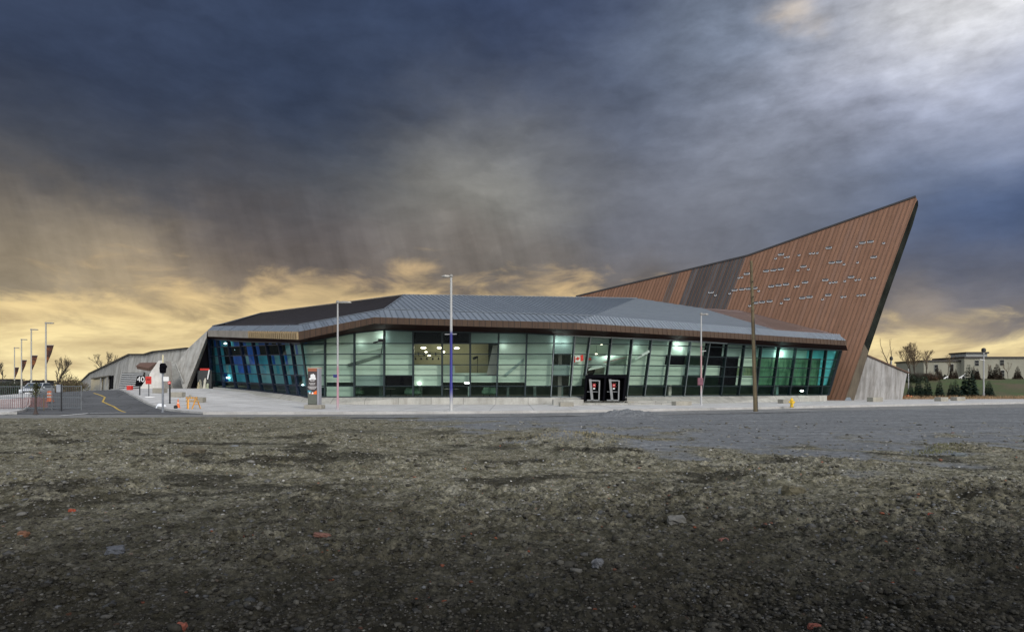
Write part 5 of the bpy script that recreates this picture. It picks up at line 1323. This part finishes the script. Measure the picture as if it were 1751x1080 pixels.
m = MB(); z = (705 - 630) * s; m.loft([[(x * w_, y * .13, z + dz) for x, y in ((-1, -1), (1, -1), (1, 1), (-1, 1))] for dz, w_ in ((-.32, .08), (-.28, .15), (0, .17), (.26, .15), (.34, .10))]); sg = m.build('signal_head', M['black'], t, bevel=.02)
m = MB(); m.tube((.0, -.05, z + .14), (.26, -.12, z + .10), .10, .12, 10); m.tube((.0, -.05, z - .14), (.2, -.2, z - .16), .10, .12, 10); m.build('visor', M['black'], sg)
m = MB(); m.box((.24, -.05, (705 - 648) * s), (.36, .03, .30)); m.build('white_plate', M['white'], t)
m = MB(); m.box((-.12, -.05, (705 - 634) * s), (.16, .03, .9)); m.build('side_plate', simple('pale_side_plate', (.6, .6, .6), .5), t)
t, p, s = post('sign_post', 290.5, 692.5, 1.85, .06, 'dark post with a red no entry disc near the first concrete blocks', 'sign')
h = (692 - 652) * p.y / FPX
m = MB(); m.tube((0, -.07, h - .12), (0, -.10, h - .12), .13, n=18); b = m.build('disc', M['red'], t)
m = MB(); m.box((0, -.106, h - .12), (.16, .008, .05)); m.build('bar', M['white'], b)
t, p, s = post('sign_post', 239, 677.5, .9, .05, 'short dark post standing between the striped gate and the red notice board', 'post')
t, p, s = post('sign_post', 105, 703.5, 0, .045, 'thin black signpost at the street corner beside the side road', 'sign'); bpy.data.objects.remove(children(t)[0]); h = (703 - 657) * p.y / FPX
m = MB(); m.lathe((0, 0, 0), [(.045, 0), (.045, h)], 8); m.build('post', M['dark'], t)
m = MB(); m.box((-.16, .02, h - .30), (.42, .03, .52)); m.build('board', simple('pale_sign_back', (.35, .37, .40), .5, .3), t, bevel=.02)
# red box and white box at the foot of the gate, snow heap
p = GP(222, 668.5); m = MB(); m.box((0, 0, .22), (.42, .4, .44)); o = m.build('red_bin', M['red'], None, bevel=.03); o.location = p + Vector((0, 0, .1)); tag(o, 'small red box at the foot of the striped gate', 'box')
def heap(px, py, rx_, h, label, mat, name, cat, seed=1):
    p = GP(px, py); bm = bmesh.new(); bmesh.ops.create_icosphere(bm, subdivisions=4, radius=1); rr = random.Random(seed)
    for v in bm.verts:
        k = 1 + .22 * (fbm(np.array([v.co.x * 2.2 + 5 + seed]), np.array([v.co.y * 2.2 + v.co.z]), 3, 4)[0] - .5) * 2; v.co = Vector((v.co.x * rx_ * k, v.co.y * rx_ * .7 * k, max(v.co.z * h * k, -.1)))
    me = bpy.data.meshes.new(name); bm.to_mesh(me); bm.free(); me.materials.append(mat); o = bpy.data.objects.new(name, me); COL.objects.link(o); o.location = p; me.polygons.foreach_set('use_smooth', [True] * len(me.polygons)); return tag(o, label, cat)
sn = simple('old_snow', (.80, .82, .85), .7, var=.08, scale=5)
heap(276, 697, .42, .32, 'small heap of white snow at the kerb beside the grey signal pole', sn, 'snow_heap', 'snow')
heap(233, 664.8, .9, .35, 'low white snow heap in front of the striped gate', sn, 'snow_heap', 'snow', 4)
# construction fence and netting at the left corner
def fence():
    a, b = Vector((-42.5, 44.6, 0)), Vector((-31.2, 46.6, 0)); t = empty('construction_fence', (a.x, a.y, zg(a.x, a.y)), 0); tag(t, 'grey site fence of upright bars on the far left street corner', 'fence')
    n = 6; d = (b - a); o = Vector((a.x, a.y, zg(a.x, a.y)))
    Gp = lambda u, z: Vector((a.x + d.x * u, a.y + d.y * u, zg(a.x + d.x * u, a.y + d.y * u) + z)) - o
    for k in range(n + 1):
        m = MB(); m.tube(Gp(k / n, 0), Gp(k / n, 1.75), .035, n=8); m.build('fence_post', simple('fence_post_grey', (.16, .17, .18), .5, .3) if k == 0 else bpy.data.materials['fence_post_grey'], t)
    m = MB(); w_ = .014
    for i in range(int(d.length / .13)):
        u = i * .13 / d.length; m.bar(Gp(u, .15), Gp(u, 1.7), w_, w_)
    for z in (.15, .9, 1.7): m.bar(Gp(0, z), Gp(1, z), .04, .04)
    m.build('bar_panel', simple('fence_bar_grey', (.13, .15, .165), .6, .2), t)
    return t
fence()
def net():
    a, b = Vector((-46, 42.4, 0)), Vector((-32.4, 45.0, 0)); t = empty('safety_net', (a.x, a.y, .1)); tag(t, 'faded red plastic safety netting strung along the left street corner', 'safety netting'); d = b - a; o = Vector((a.x, a.y, .1))
    rr = random.Random(5); zb = [rr.uniform(-.08, .10) for _ in range(60)]
    Q = lambda u, v: Vector((a.x + d.x * u, a.y + d.y * u + .06 * math.sin(u * 30), .1 + .18 + v * .62 + zb[int(u * 55)] * .5 + .05 * math.sin(u * 22))) - o
    m = MB(); n = 130
    for k in range(9):
        for i in range(n): m.bar(Q(i / n, k / 8), Q((i + 1) / n, k / 8), .012, .02)
    for i in range(0, n * 1): m.bar(Q(i / n, 0), Q(i / n, 1), .014, .012)
    m.build('netting', simple('faded_red_net', (.20, .075, .065), .7, var=.3, scale=1), t)
    for u in (0, .33, .66, .98): m = MB(); m.tube(Q(u, -.4), Q(u, 1.35), .025, n=6); m.build('stake', M['timber'], t)
net()
t, p, s = post('marker_post', 61, 709, 0, .06, 'brown leafy topped post at the edge of the dirt, in front of the parked car', 'post'); bpy.data.objects.remove(children(t)[0])
h = (709 - 662) * p.y / FPX
m = MB(); m.lathe((0, 0, 0), [(.16, 0), (.10, .1), (.055, .3), (.05, h)], 10); m.build('post', simple('dark_brown_post', (.05, .035, .03), .8), t)
m = MB(); rr = random.Random(8)
for k in range(240):
    c = Vector((rr.gauss(0, .12), rr.gauss(0, .1), h - .1 + rr.gauss(0, .22))); v = Vector((rr.uniform(-1, 1), rr.uniform(-1, 1), rr.uniform(-1, 1))).normalized() * .07; u = v.cross(Vector((rr.random(), rr.random(), 1))).normalized() * .045
    m.poly([c - v, c + u, c + v, c - u])
m.build('ivy', simple('olive_leaves', (.07, .075, .03), .8), t, recalc=False)

# ================================================================= parked car (facing the camera)
def car():
    d = 71; x = (63.5 - HX) / FPX * d; t = empty('parked_car', (x, d, zg(x, d) + .02), R(14)); tag(t, 'silver white car parked on the far left facing the street corner', 'car')
    paint = simple('silver_car_paint', (.50, .52, .54), .28, .25, var=.04, bmp=0); gl = simple('car_glass', (.03, .045, .065), .08, bmp=0)
    sec = lambda y, w_, z0, z1, r=.12: [(-w_, y, z0 + r), (-w_ + r * .6, y, z0), (w_ - r * .6, y, z0), (w_, y, z0 + r), (w_, y, z1 - r), (w_ - r, y, z1), (-w_ + r, y, z1), (-w_, y, z1 - r)]
    m = MB(); m.loft([sec(-2.2, .70, .38, .72), sec(-2.1, .84, .28, .86), sec(-1.5, .90, .25, .98), sec(-.9, .91, .24, 1.02), sec(.9, .91, .24, 1.04), sec(1.8, .90, .26, 1.04), sec(2.15, .84, .34, .98)]); body = m.build('body', paint, t, smooth=True, bevel=0)
    def cab(zs):
        return [[(-w_, y0, z), (w_, y0, z), (w_, y1, z), (-w_, y1, z)] for z, w_, y0, y1 in zs]
    m = MB(); m.loft(cab([(1.0, .84, -1.05, 1.9), (1.25, .78, -.68, 1.75), (1.50, .69, -.30, 1.45)])); m.build('windows', gl, t, bevel=.03)
    m = MB(); m.loft(cab([(1.50, .70, -.33, 1.48), (1.56, .64, -.18, 1.32)])); m.build('roof', paint, t, bevel=.03)
    for sx in (-1, 1):
        m = MB(); m.bar((sx * .85, -1.05, 1.0), (sx * .70, -.30, 1.52), .07, .07); m.build('windscreen_pillar', paint, t)
        m = MB(); m.box((sx * .64, -2.12, .72), (.34, .16, .16), sx * .25); m.build('headlight', simple('headlight_lens', (.8, .82, .85), .1, bmp=0) if sx < 0 else bpy.data.materials['headlight_lens'], t, bevel=.03)
        m = MB(); m.box((sx * .98, -.75, 1.05), (.2, .12, .14)); m.build('mirror', paint, t, bevel=.03)
        for yy_ in (-1.35, 1.35):
            m = MB(); m.tube((sx * .70, yy_, .32), (sx * .92, yy_, .32), .32, n=20); w_ = m.build('wheel', M['rubber'], t, smooth=True)
            m = MB(); m.tube((sx * .915, yy_, .32), (sx * .93, yy_, .32), .2, n=16); m.build('rim', M['steel'], w_)
    m = MB(); m.box((0, -2.21, .58), (.9, .06, .2)); m.build('grille', M['dark'], t, bevel=.02)
    m = MB(); m.box((0, -2.19, .38), (1.4, .08, .14)); m.build('bumper', M['dark'], t, bevel=.02)
    m = MB(); m.box((0, -2.235, .46), (.42, .02, .11)); m.build('number_plate', M['white'], t)
car()
# ================================================================= trees
def tree_mesh(h, seed, spread=.5, levels=5, r0=None, trunk_frac=.28, nb=(2, 3), twig=.012, up=1.3):
    """skeleton grown in metres; returns (limbs, twigs)"""
    rr = random.Random(seed); limbs = MB(); twigs = MB(); r0 = r0 or h * .018
    def grow(p, d, l, r, lev):
        n = 3; q = p
        for i in range(n):
            d2 = (d + Vector((rr.gauss(0, .11), rr.gauss(0, .11), rr.gauss(0, .05)))).normalized(); e = q + d2 * (l / n); ra, rb = r * (1 - .28 * i / n), r * (1 - .28 * (i + 1) / n)
            (limbs if lev < 2 else twigs).tube(q, e, max(ra, twig), max(rb, twig), 7 if lev < 1 else (5 if lev < 3 else 3), caps=False)
            q = e; d = d2
            if lev >= 1 and lev < levels and rr.random() < .8: grow(q, side(d, rr, .9), l * rr.uniform(.4, .6), r * .45, lev + 2)
        if lev < levels:
            for _ in range(rr.randint(*nb)): grow(q, side(d, rr, spread), l * rr.uniform(.62, .82), r * .64, lev + 1)
    def side(d, rr, s):
        v = Vector((rr.gauss(0, 1), rr.gauss(0, 1), rr.gauss(0, .6))); v = (v - d * v.dot(d)).normalized(); return (d + v * s * rr.uniform(.6, 1.3) + Vector((0, 0, up * .4))).normalized()
    grow(Vector((0, 0, -.2)), Vector((0, 0, 1)), h * trunk_frac, r0, 0); return limbs, twigs
M['bark'] = simple('dark_bark', (.055, .042, .03), .9); M['twig'] = simple('brown_twigs', (.12, .085, .05), .9, bmp=0); M['twig2'] = simple('dark_twigs', (.055, .045, .034), .9, bmp=0)
def bare_tree(px, d, py_top, seed, label, spread=.5, trunk_frac=.27, levels=4, mat='twig', twig=.014, group=None, base=None, nb=(2, 3)):
    x = (px - HX) / FPX * d; z = zg(x, d) if base is None else base; h = EYE - (py_top - HY) / FPX * d - z
    t = empty('bare_tree', (x, d, z)); tag(t, label, 'tree', group)
    L_, T_ = tree_mesh(h, seed, spread, levels, None, trunk_frac, nb, twig)
    top = max([v[2] for v in T_.v] + [1]); k = h / top
    for mb in (L_, T_): mb.v = [(a * k, b * k, c * k) for a, b, c in mb.v]
    L_.build('trunk', M['bark'], t, recalc=False); T_.build('crown', M[mat], t, recalc=False); return t
bare_tree(92, 92, 606, 3, 'bare tree with upright branches just right of the nearest banner lamp', .40, .30, 5, 'twig2', .013)
bare_tree(171.5, 130, 600, 8, 'bare spindly tree rising from behind the long concrete wall', .45, .3, 5, 'twig2', .015, base=1.0)
bare_tree(3, 120, 618, 12, 'bare tree cut by the left edge of the photo', .5, .3, 4, 'twig2', .02)
bare_tree(1557, 104, 590, 21, 'bare tree nearest the grey wing, with a thin leaning trunk', .5, .33, 6, 'twig', .011)
bare_tree(1569, 106, 583, 25, 'tallest of the bare trees on the lawn, with a broad fan of branches', .55, .30, 6, 'twig', .012)
bare_tree(1583, 108, 597, 31, 'bare tree leaning right beside the pale building on the hill', .6, .30, 5, 'twig', .013)
bare_tree(1526, 100, 578, 37, 'very thin bare sapling behind the top of the grey wing wall', .25, .45, 3, 'twig', .010, nb=(1, 2))
bare_tree(1620, 130, 604, 41, 'small bare tree in front of the left end of the pale building', .4, .4, 4, 'twig', .014)
bare_tree(1724, 120, 618, 45, 'slim bare tree in front of the pale building near the right edge', .35, .4, 4, 'twig', .012)
bare_tree(1690, 118, 622, 47, 'slim bare tree just right of the globe lamp', .3, .4, 3, 'twig', .012)
def bush(px, d, w_, h_, seed, label, col, leaf, n=900, name='bush', base=None):
    x = (px - HX) / FPX * d; t = empty(name, (x, d, zg(x, d) if base is None else base)); tag(t, label, 'bush'); rr = random.Random(seed); st = MB(); lf = MB()
    for k in range(70):
        a = rr.uniform(0, 6.28); r_ = rr.random() ** .5 * w_; e = Vector((math.cos(a) * r_, math.sin(a) * r_ * .6, h_ * rr.uniform(.55, 1.05) * (1 - .35 * (r_ / w_) ** 2))); m_ = e * .5 + Vector((rr.gauss(0, .15), 0, rr.gauss(.2, .15)))
        st.tube((e.x * .15, e.y * .15, 0), m_, .03, .02, 4, caps=False); st.tube(m_, e, .02, .01, 3, caps=False)
        for q in range(5): e2 = m_.lerp(e, rr.uniform(.1, .9)); st.tube(e2, e2 + Vector((rr.gauss(0, .3), rr.gauss(0, .2), rr.uniform(.1, .55))), .014, .007, 3, caps=False)
    for k in range(n):
        a = rr.uniform(0, 6.28); r_ = rr.random() ** .5 * w_; c = Vector((math.cos(a) * r_, math.sin(a) * r_ * .6, rr.uniform(.05, .92) * h_ * (1 - .45 * (r_ / w_) ** 2))); v = Vector((rr.gauss(0, 1), rr.gauss(0, 1), rr.gauss(0, 1))).normalized() * .11; u = v.cross(Vector((0, rr.random(), 1))).normalized() * .07
        lf.poly([c - v, c + u, c + v, c - u])
    st.build('stems', col, t, recalc=False); lf.build('foliage', leaf, t, recalc=False)
olive = simple('olive_bush_leaf', (.11, .10, .04), .8, var=.4, scale=2, bmp=0); brown = simple('brown_bush_leaf', (.10, .055, .03), .8, var=.4, scale=2, bmp=0); dgreen = simple('dark_green_leaf', (.03, .05, .025), .8, var=.4, scale=2, bmp=0)
bush(117, 100, 2.2, 3.7, 3, 'twiggy olive bush right of the bare tree by the side road', M['twig'], olive, 900)
bush(128, 112, 2.6, 3.0, 5, 'lower olive bush against the far end of the concrete wall', M['twig'], olive, 900)
bush(88, 88, 1.5, 1.1, 7, 'low russet bush at the foot of the nearest banner lamp', M['twig'], simple('russet_leaf', (.22, .065, .02), .8, bmp=0), 700)
bush(99, 90, 1.0, .9, 9, 'small russet bush at the foot of the bare tree', M['twig'], bpy.data.materials['russet_leaf'], 500)
bush(10, 104, 3.0, 2.6, 11, 'dark bush behind the site fence at the left edge', M['twig2'], dgreen, 1500)
bush(24, 112, 2.6, 3.0, 13, 'tall dark bush behind the farthest banner lamp', M['twig2'], dgreen, 1500)
bush(1566, 103, 1.9, 1.7, 15, 'dark bush at the foot of the bare trees on the lawn', M['twig2'], dgreen, 900)
bush(1588, 106, 1.6, 1.3, 17, 'dark bush at the left corner of the pale building', M['twig2'], brown, 700)
# dark houses far off on the left
def house(px0, px1, d, py_t, label, col, seed):
    x0, x1 = (px0 - HX) / FPX * d, (px1 - HX) / FPX * d; z1 = EYE - (py_t - HY) / FPX * d; t = empty('far_house', ((x0 + x1) / 2, d, -.3)); tag(t, label, 'house', 'far houses on the left'); w_ = x1 - x0; h = z1 + .3
    m = MB(); m.box((0, 3, h / 2), (w_, 6, h)); m.build('wall', simple('far_house_wall_%d' % seed, col, .8), t)
    m = MB(); m.box((0, 3, h + .12), (w_ + .5, 6.6, .24)); m.build('roof', M['coping'], t)
    for k in (-.28, .22): m = MB(); m.box((w_ * k, -.02, h * .62), (w_ * .2, .08, h * .25)); m.build('window', M['darkglass'], t)
house(30, 45, 165, 652, 'dark brown far house left of the parked car', (.06, .04, .035), 1)
house(47, 61, 150, 651.5, 'low dark far building directly behind the parked car', (.035, .035, .04), 2)
house(-12, 12, 180, 649, 'dim grey far house behind the bushes at the left edge', (.07, .07, .075), 3)
# conifers
def conifer_proto(h, seed, mat):
    t = empty('young_spruce', (0, 0, 0)); rr = random.Random(seed); tr_ = MB(); tr_.tube((0, 0, -.1), (0, 0, h * .95), h * .022, h * .005, 6); tr_.build('trunk', M['bark'], t)
    c = MB(); z = .06 * h
    while z < h * .98:
        R_ = h * .30 * (1 - z / h) ** .85 + .03; n = max(5, int(15 * (1 - z / h) + 5)); a0_ = rr.random() * 6
        for i in range(n):
            a = a0_ + 6.283 * i / n + rr.uniform(-.2, .2); l = R_ * rr.uniform(.65, 1.15); dx, dy = math.cos(a), math.sin(a); b_ = Vector((0, 0, z)); e = Vector((dx * l, dy * l, z - l * rr.uniform(.12, .4))); s_ = Vector((-dy, dx, 0)) * l * .22; mid = b_.lerp(e, .55) + Vector((0, 0, l * .08))
            c.poly([b_, mid + s_, e, mid - s_]); c.poly([mid + s_ * .8, mid + s_ * 2.0 + (e - b_) * .15 + Vector((0, 0, .02)), b_.lerp(e, .75)]); c.poly([mid - s_ * .8, mid - s_ * 2.0 + (e - b_) * .15 + Vector((0, 0, .02)), b_.lerp(e, .75)])
        z += h * .042
    c.build('crown', mat, t, recalc=False); return t
spr = simple('spruce_needles', (.014, .034, .02), .8, var=.45, scale=6, bmp=0); rus = simple('winter_burnt_needles', (.055, .036, .02), .8, var=.45, scale=5, bmp=0)
prg = conifer_proto(1, 3, spr); prr = conifer_proto(1, 5, rus); used = set()
def conifer(px, d, h_px, w_, proto, label, group):
    o = proto if proto.name not in used else copy_tree(proto); used.add(proto.name); x = (px - HX) / FPX * d; h = h_px * d / FPX * (1.25 if proto is prg else 1.25)
    o.location = (x, d, zg(x, d) - .05); o.scale = (h * w_, h * w_, h); o.rotation_euler = (0, 0, px * 1.7); tag(o, label, 'conifer', group)
GS = 'young green spruces at the foot of the lawn'
for px, d, hp, w_, lab in ((1557, 87, 24, .9, 'smallest green spruce, next to the end of the grey wing'), (1570, 89, 30, .8, 'slim green spruce second from the grey wing'), (1575, 87, 22, .9, 'short green spruce standing close in front of a slimmer one'), (1586, 88, 29, 1.0, 'green spruce third clump from the wing, left of the left lawn block'), (1606.5, 88, 27, .95, 'green spruce directly behind the left lawn block'), (1626, 89, 22, .9, 'narrow green spruce touching a wider one behind the right lawn block'), (1634, 87.5, 27, 1.1, 'wide green spruce behind the right lawn block'), (1657, 90, 46, 1.0, 'tallest green spruce in the middle of the lawn'), (1691, 90, 23, 1.2, 'squat green spruce at the foot of the globe lamp')):
    conifer(px, d, hp, w_, prg, lab, GS)
GRn = 'winter brown conifers in front of the pale building'
for px, d, hp, w_, lab in ((1603, 108, 20, .9, 'russet conifer nearest the left corner of the pale building'), (1608.5, 109, 15, .9, 'small russet conifer leaning on the first one'), (1627.5, 110, 21, .8, 'russet conifer between the two white stair rails'), (1634, 111, 15, 1.0, 'low russet conifer beside the right stair rail'), (1665, 110, 19, .9, 'russet conifer just right of the tallest spruce'), (1671, 108, 17, 1.1, 'dark russet conifer under the middle windows'), (1694, 110, 19, .8, 'narrow russet conifer right of the globe lamp'), (1705, 109, 23, 1.4, 'broadest dark russet conifer in front of the pale building'), (1740, 110, 19, 1.2, 'russet conifer near the right edge of the photo')):
    conifer(px, d, hp, w_, prr, lab, GRn)
# lawn slope and dry verge
def lawn():
    xs = np.linspace(38, 190, 90); ys = np.linspace(76, 240, 110); co = [(x, y, (zg(x, y) + .05 if y > 81 + (x - 48) * .04 else -.05 + .1 * sstep(76, 82, y))) for y in ys for x in xs]
    m, t, p = nt('spring_lawn'); pos = geo_pos(t); n = noise(t, .16, 5, .6, pos); n2 = noise(t, 3, 5, .65, pos)
    c = ramp(t, [(.35, (.085, .07, .035)), (.48, (.055, .068, .02)), (.7, (.05, .09, .018))], n.outputs[0]).outputs[0]; c = mixc(t, .5, c, ramp(t, [(.3, (.6, .6, .6)), (.7, (1.3, 1.3, 1.3))], n2.outputs[0]).outputs[0], 'MULTIPLY')
    t.links.new(c, p.inputs['Base Color']); p.inputs['Roughness'].default_value = .95; bump(t, p, n2.outputs[0], .8, .1)
    return tag(big_mesh('lawn', np.array(co), grid_faces(110, 90), m), kind='structure')
lawn()
def blades(name, n, fn, hmin, hmax, mat, label, w_=.02, seed=1):
    g = np.random.default_rng(seed); P_ = fn(g, n); h = g.uniform(hmin, hmax, n); a = g.uniform(0, 6.28, n); lx, ly = g.normal(0, .35, n) * h, g.normal(0, .35, n) * h; ww = w_ * g.uniform(.6, 1.4, n)
    V = np.stack([P_ + np.stack([np.cos(a) * ww, np.sin(a) * ww, 0 * a], -1), P_ - np.stack([np.cos(a) * ww, np.sin(a) * ww, 0 * a], -1), P_ + np.stack([lx, ly, h], -1)], 1); F_ = np.arange(n * 3).reshape(n, 3)
    return tag(big_mesh(name, V.reshape(-1, 3), F_, mat, smooth=False), label, 'grass', kind='stuff')
def verge(g, n):
    u = g.uniform(0, 1, n); x = 45 + 48 * u; y = np.array([81.0 + g.uniform(-.6, 2.8) + (a - 48) * .08 for a in x]); return np.stack([x, y, np.array([zg(a, b) for a, b in zip(x, y)])], -1)
blades('dry_grass', 6500, verge, .2, .7, simple('dry_grass_blades', (.34, .22, .12), .9, var=.35, scale=.6, bmp=0), 'strip of dry reddish grass along the foot of the lawn', .035)
def tuft(g, n):
    px = np.clip(g.normal(1602, 24, n), 1540, 1665); py = g.normal(768, 3.2, n) - (px - 1600) * .05; Y = EYE * FPX / (py - HY); X = (px - HX) / FPX * Y; return np.stack([X, Y, lot_height(X, Y)[0] - .01], -1)
blades('grass', 900, tuft, .02, .08, simple('yellow_green_grass', (.13, .13, .05), .9, var=.4, scale=3, bmp=0), 'yellow green grass tuft at the edge of the gravel on the right', .008, 3)
# straw coloured weeds on the little heap
def weeds(g, n):
    X = g.normal(2.1, .9, n); Y = g.normal(21.3, .8, n); return np.stack([X, Y, lot_height(X, Y)[0] - .01], -1)
blades('straw', 900, weeds, .03, .10, simple('straw', (.30, .25, .13), .9, var=.3, scale=3, bmp=0), 'pale straw on the low heap in front of the entrance', .008, 5)
# orange rubbish at the wing foot
m = MB(); rr = random.Random(3)
for k in range(5): m.box((rr.uniform(-.5, .5), rr.uniform(-.2, .2), .18 + rr.uniform(0, .35)), (rr.uniform(.2, .5), .2, rr.uniform(.12, .3)), rr.uniform(0, 2))
o = m.build('orange_barrier', simple('orange_barrier_plastic', (.62, .17, .06), .6), None, bevel=.04); p = W(1553, 679, 84); o.location = (p.x, p.y, zg(p.x, p.y)); tag(o, 'broken orange plastic barrier between the grey wing and the first spruce', 'barrier')
# ================================================================= pale building on the hill
M['barpaint'] = simple('grey_bar_paint', (.22, .22, .2), .6, bmp=0)
M['blackpane'] = simple('dark_pane', (.012, .014, .016), .4, spec=.15, bmp=0)
def bld():
    d = 165; sc = d / FPX; gx = lambda px: (px - HX) * sc; gzz = lambda py: EYE - (py - HY) * sc
    t = empty('pale_apartment_block', (gx(1680), d, 2.5)); tag(t, 'long pale two storey building with dark flat roof edges on top of the lawn', 'building'); o = t.location.copy()
    wallm = simple('pale_render', (.27, .26, .21), .85, var=.1, scale=.3, bmp=0, grime=.2); drk = simple('shaded_render', (.22, .21, .17), .85, bmp=0)
    def body(name, x0, x1, yt, dy, mat, dep=12, yb=668):
        m = MB(); c = Vector(((gx(x0) + gx(x1)) / 2, d + dy + dep / 2, (gzz(yt) + gzz(yb)) / 2)) - o; m.box(c, (gx(x1) - gx(x0), dep, gzz(yt) - gzz(yb))); w_ = m.build(name, mat, t)
        m = MB(); c.z = gzz(yt) - o.z + .1; m.box(c, (gx(x1) - gx(x0) + .5, dep + .7, .42)); m.build('roof_edge', M['coping'], w_); return w_
    body('wall', 1586, 1649, 617, 1.5, wallm); body('wall', 1649, 1830, 611.5, 0, wallm); body('rooftop_box', 1666, 1703, 602.5, 3, simple('grey_rooftop', (.26, .27, .26), .8, bmp=0), 6, 613)
    for (px, y0, y1, w_, dy) in ((1607, 623, 635, 6, 1.5), (1634, 622, 634, 6, 1.5), (1670, 616, 625, 6.5, 0), (1713, 615, 624.5, 6.5, 0), (1670.5, 634, 644, 6, 0), (1714, 633, 643, 6, 0), (1757, 615, 624, 6.5, 0), (1757, 633, 643, 6, 0), (1790, 615, 624, 6.5, 0)):
        m = MB(); c = Vector((gx(px), d + dy, gzz((y0 + y1) / 2))) - o; W_, H_ = w_ * sc, (y1 - y0) * sc; m.box(c + Vector((0, -.0, 0)), (W_ + .2, .16, H_ + .2)); f = m.build('window', simple('window_frame_%d' % (px * 3 + y0), (.33, .33, .29), .6, bmp=0), t)
        m = MB(); m.box(c + Vector((0, -.06, 0)), (W_, .12, H_)); m.build('pane', M['blackpane'], f); m = MB(); m.box(c + Vector((0, -.14, 0)), (W_, .05, .07)); m.build('glazing_bar', M['barpaint'], f)
bld()
def stair_rail(x0, y0, x1, y1, label):
    d = 118; t = empty('stair_rail', W(x0, y0 + 8, d)); tag(t, label, 'stair rail'); o = t.location.copy(); a, b = W(x0, y0, d) - o, W(x1, y1, d) - o; m = MB(); m.bar(a, b, .12, .16); m.build('handrail', M['white'], t)
    for u in (.08, .5, .95): q = a.lerp(b, u); m = MB(); m.bar(q, q - Vector((0, 0, .9)), .08, .08); m.build('baluster', M['white'], t)
    m = MB(); m.poly([a - Vector((0, -.1, .15)), b - Vector((0, -.1, .15)), b - Vector((0, -.1, 1.3)), a - Vector((0, -.1, .8))]); m.build('dark_stair', M['dark'], t, recalc=False)
stair_rail(1612, 648, 1621, 643, 'left one of two white stair rails on the lawn slope')
stair_rail(1638, 647, 1650, 640, 'right one of two white stair rails, beside the tallest spruce')
# globe lamps
M['palepole'] = simple('pale_grey_pole', (.33, .33, .33), .5, .1)
def globe(px, d, py_t, r, label, arm=False):
    x = (px - HX) / FPX * d; z = zg(x, d); t = empty('globe_lamp', (x, d, z)); tag(t, label, 'lamp'); h = EYE - (py_t - HY) / FPX * d - z
    m = MB(); m.lathe((0, 0, -.1), [(.16, 0), (.16, .5), (.10, .6), (.085, h - .3)], 10); m.build('pole', M['palepole'], t, smooth=True)
    m = MB(); m.lathe((0, 0, h - .42), [(.10, 0), (r, .06), (r * 1.05, .34), (r * .8, .52), (.05, .58)], 14); m.build('lamp_head', M['dark'], t, smooth=True)
    if arm: m = MB(); m.bar((-.55, 0, h * .78), (.15, 0, h * .76), .1, .1); m.build('cross_arm', M['steel'], t)
globe(1682, 90, 596.5, .27, 'pale lamp post with a dark drum head in front of the pale building', True)
globe(1524, 96, 611, .22, 'short post with a dark round head behind the top of the grey wing')
p = W(1553.5, 630, 92); m = MB(); x, d = p.x, p.y; m.lathe((0, 0, 0), [(.07, 0), (.05, p.z - zg(x, d))], 8); o = m.build('lawn_post', M['steel'], None, smooth=True); o.location = (x, d, zg(x, d)); tag(o, 'thin pale pole on the lawn right at the end of the grey wing', 'pole')
# far tree belt behind the lawn and beyond the left road
def belt(x0, x1, d0, h0, h1, n, mat, name, label, seed, base):
    g = np.random.default_rng(seed); X = g.uniform(x0, x1, n); Y = d0 + g.uniform(-5, 5, n); hh = h0 + (h1 - h0) * fbm(X * .12, X * 0, seed, 4); Z = base + g.uniform(0, 1, n) ** .8 * hh
    c = np.stack([X, Y, Z], -1); a = g.normal(0, 1, (n, 3)); a /= np.linalg.norm(a, axis=1)[:, None]; b = np.cross(a, g.normal(0, 1, (n, 3))); b /= np.linalg.norm(b, axis=1)[:, None]; s_ = g.uniform(.25, .6, (n, 1))
    V = np.stack([c - a * s_, c + b * s_ * .6, c + a * s_, c - b * s_ * .6], 1).reshape(-1, 3); return tag(big_mesh(name, V, np.arange(n * 4).reshape(n, 4), mat, smooth=False), label, 'treeline', kind='stuff')
belt(-330, -110, 215, 2.0, 5.0, 9000, simple('far_brown_trees', (.06, .052, .04), .9, bmp=0), 'treeline', 'dark far belt of trees along the left horizon', 3, -.4)
belt(78, 100, 152, .8, 2.2, 1800, simple('far_dark_trees', (.035, .034, .022), .9, bmp=0), 'treeline', 'dark belt of scrub behind the bare trees on the lawn', 5, 2.8)
for o in bpy.data.objects:
    if 'local' in o: del o['local']
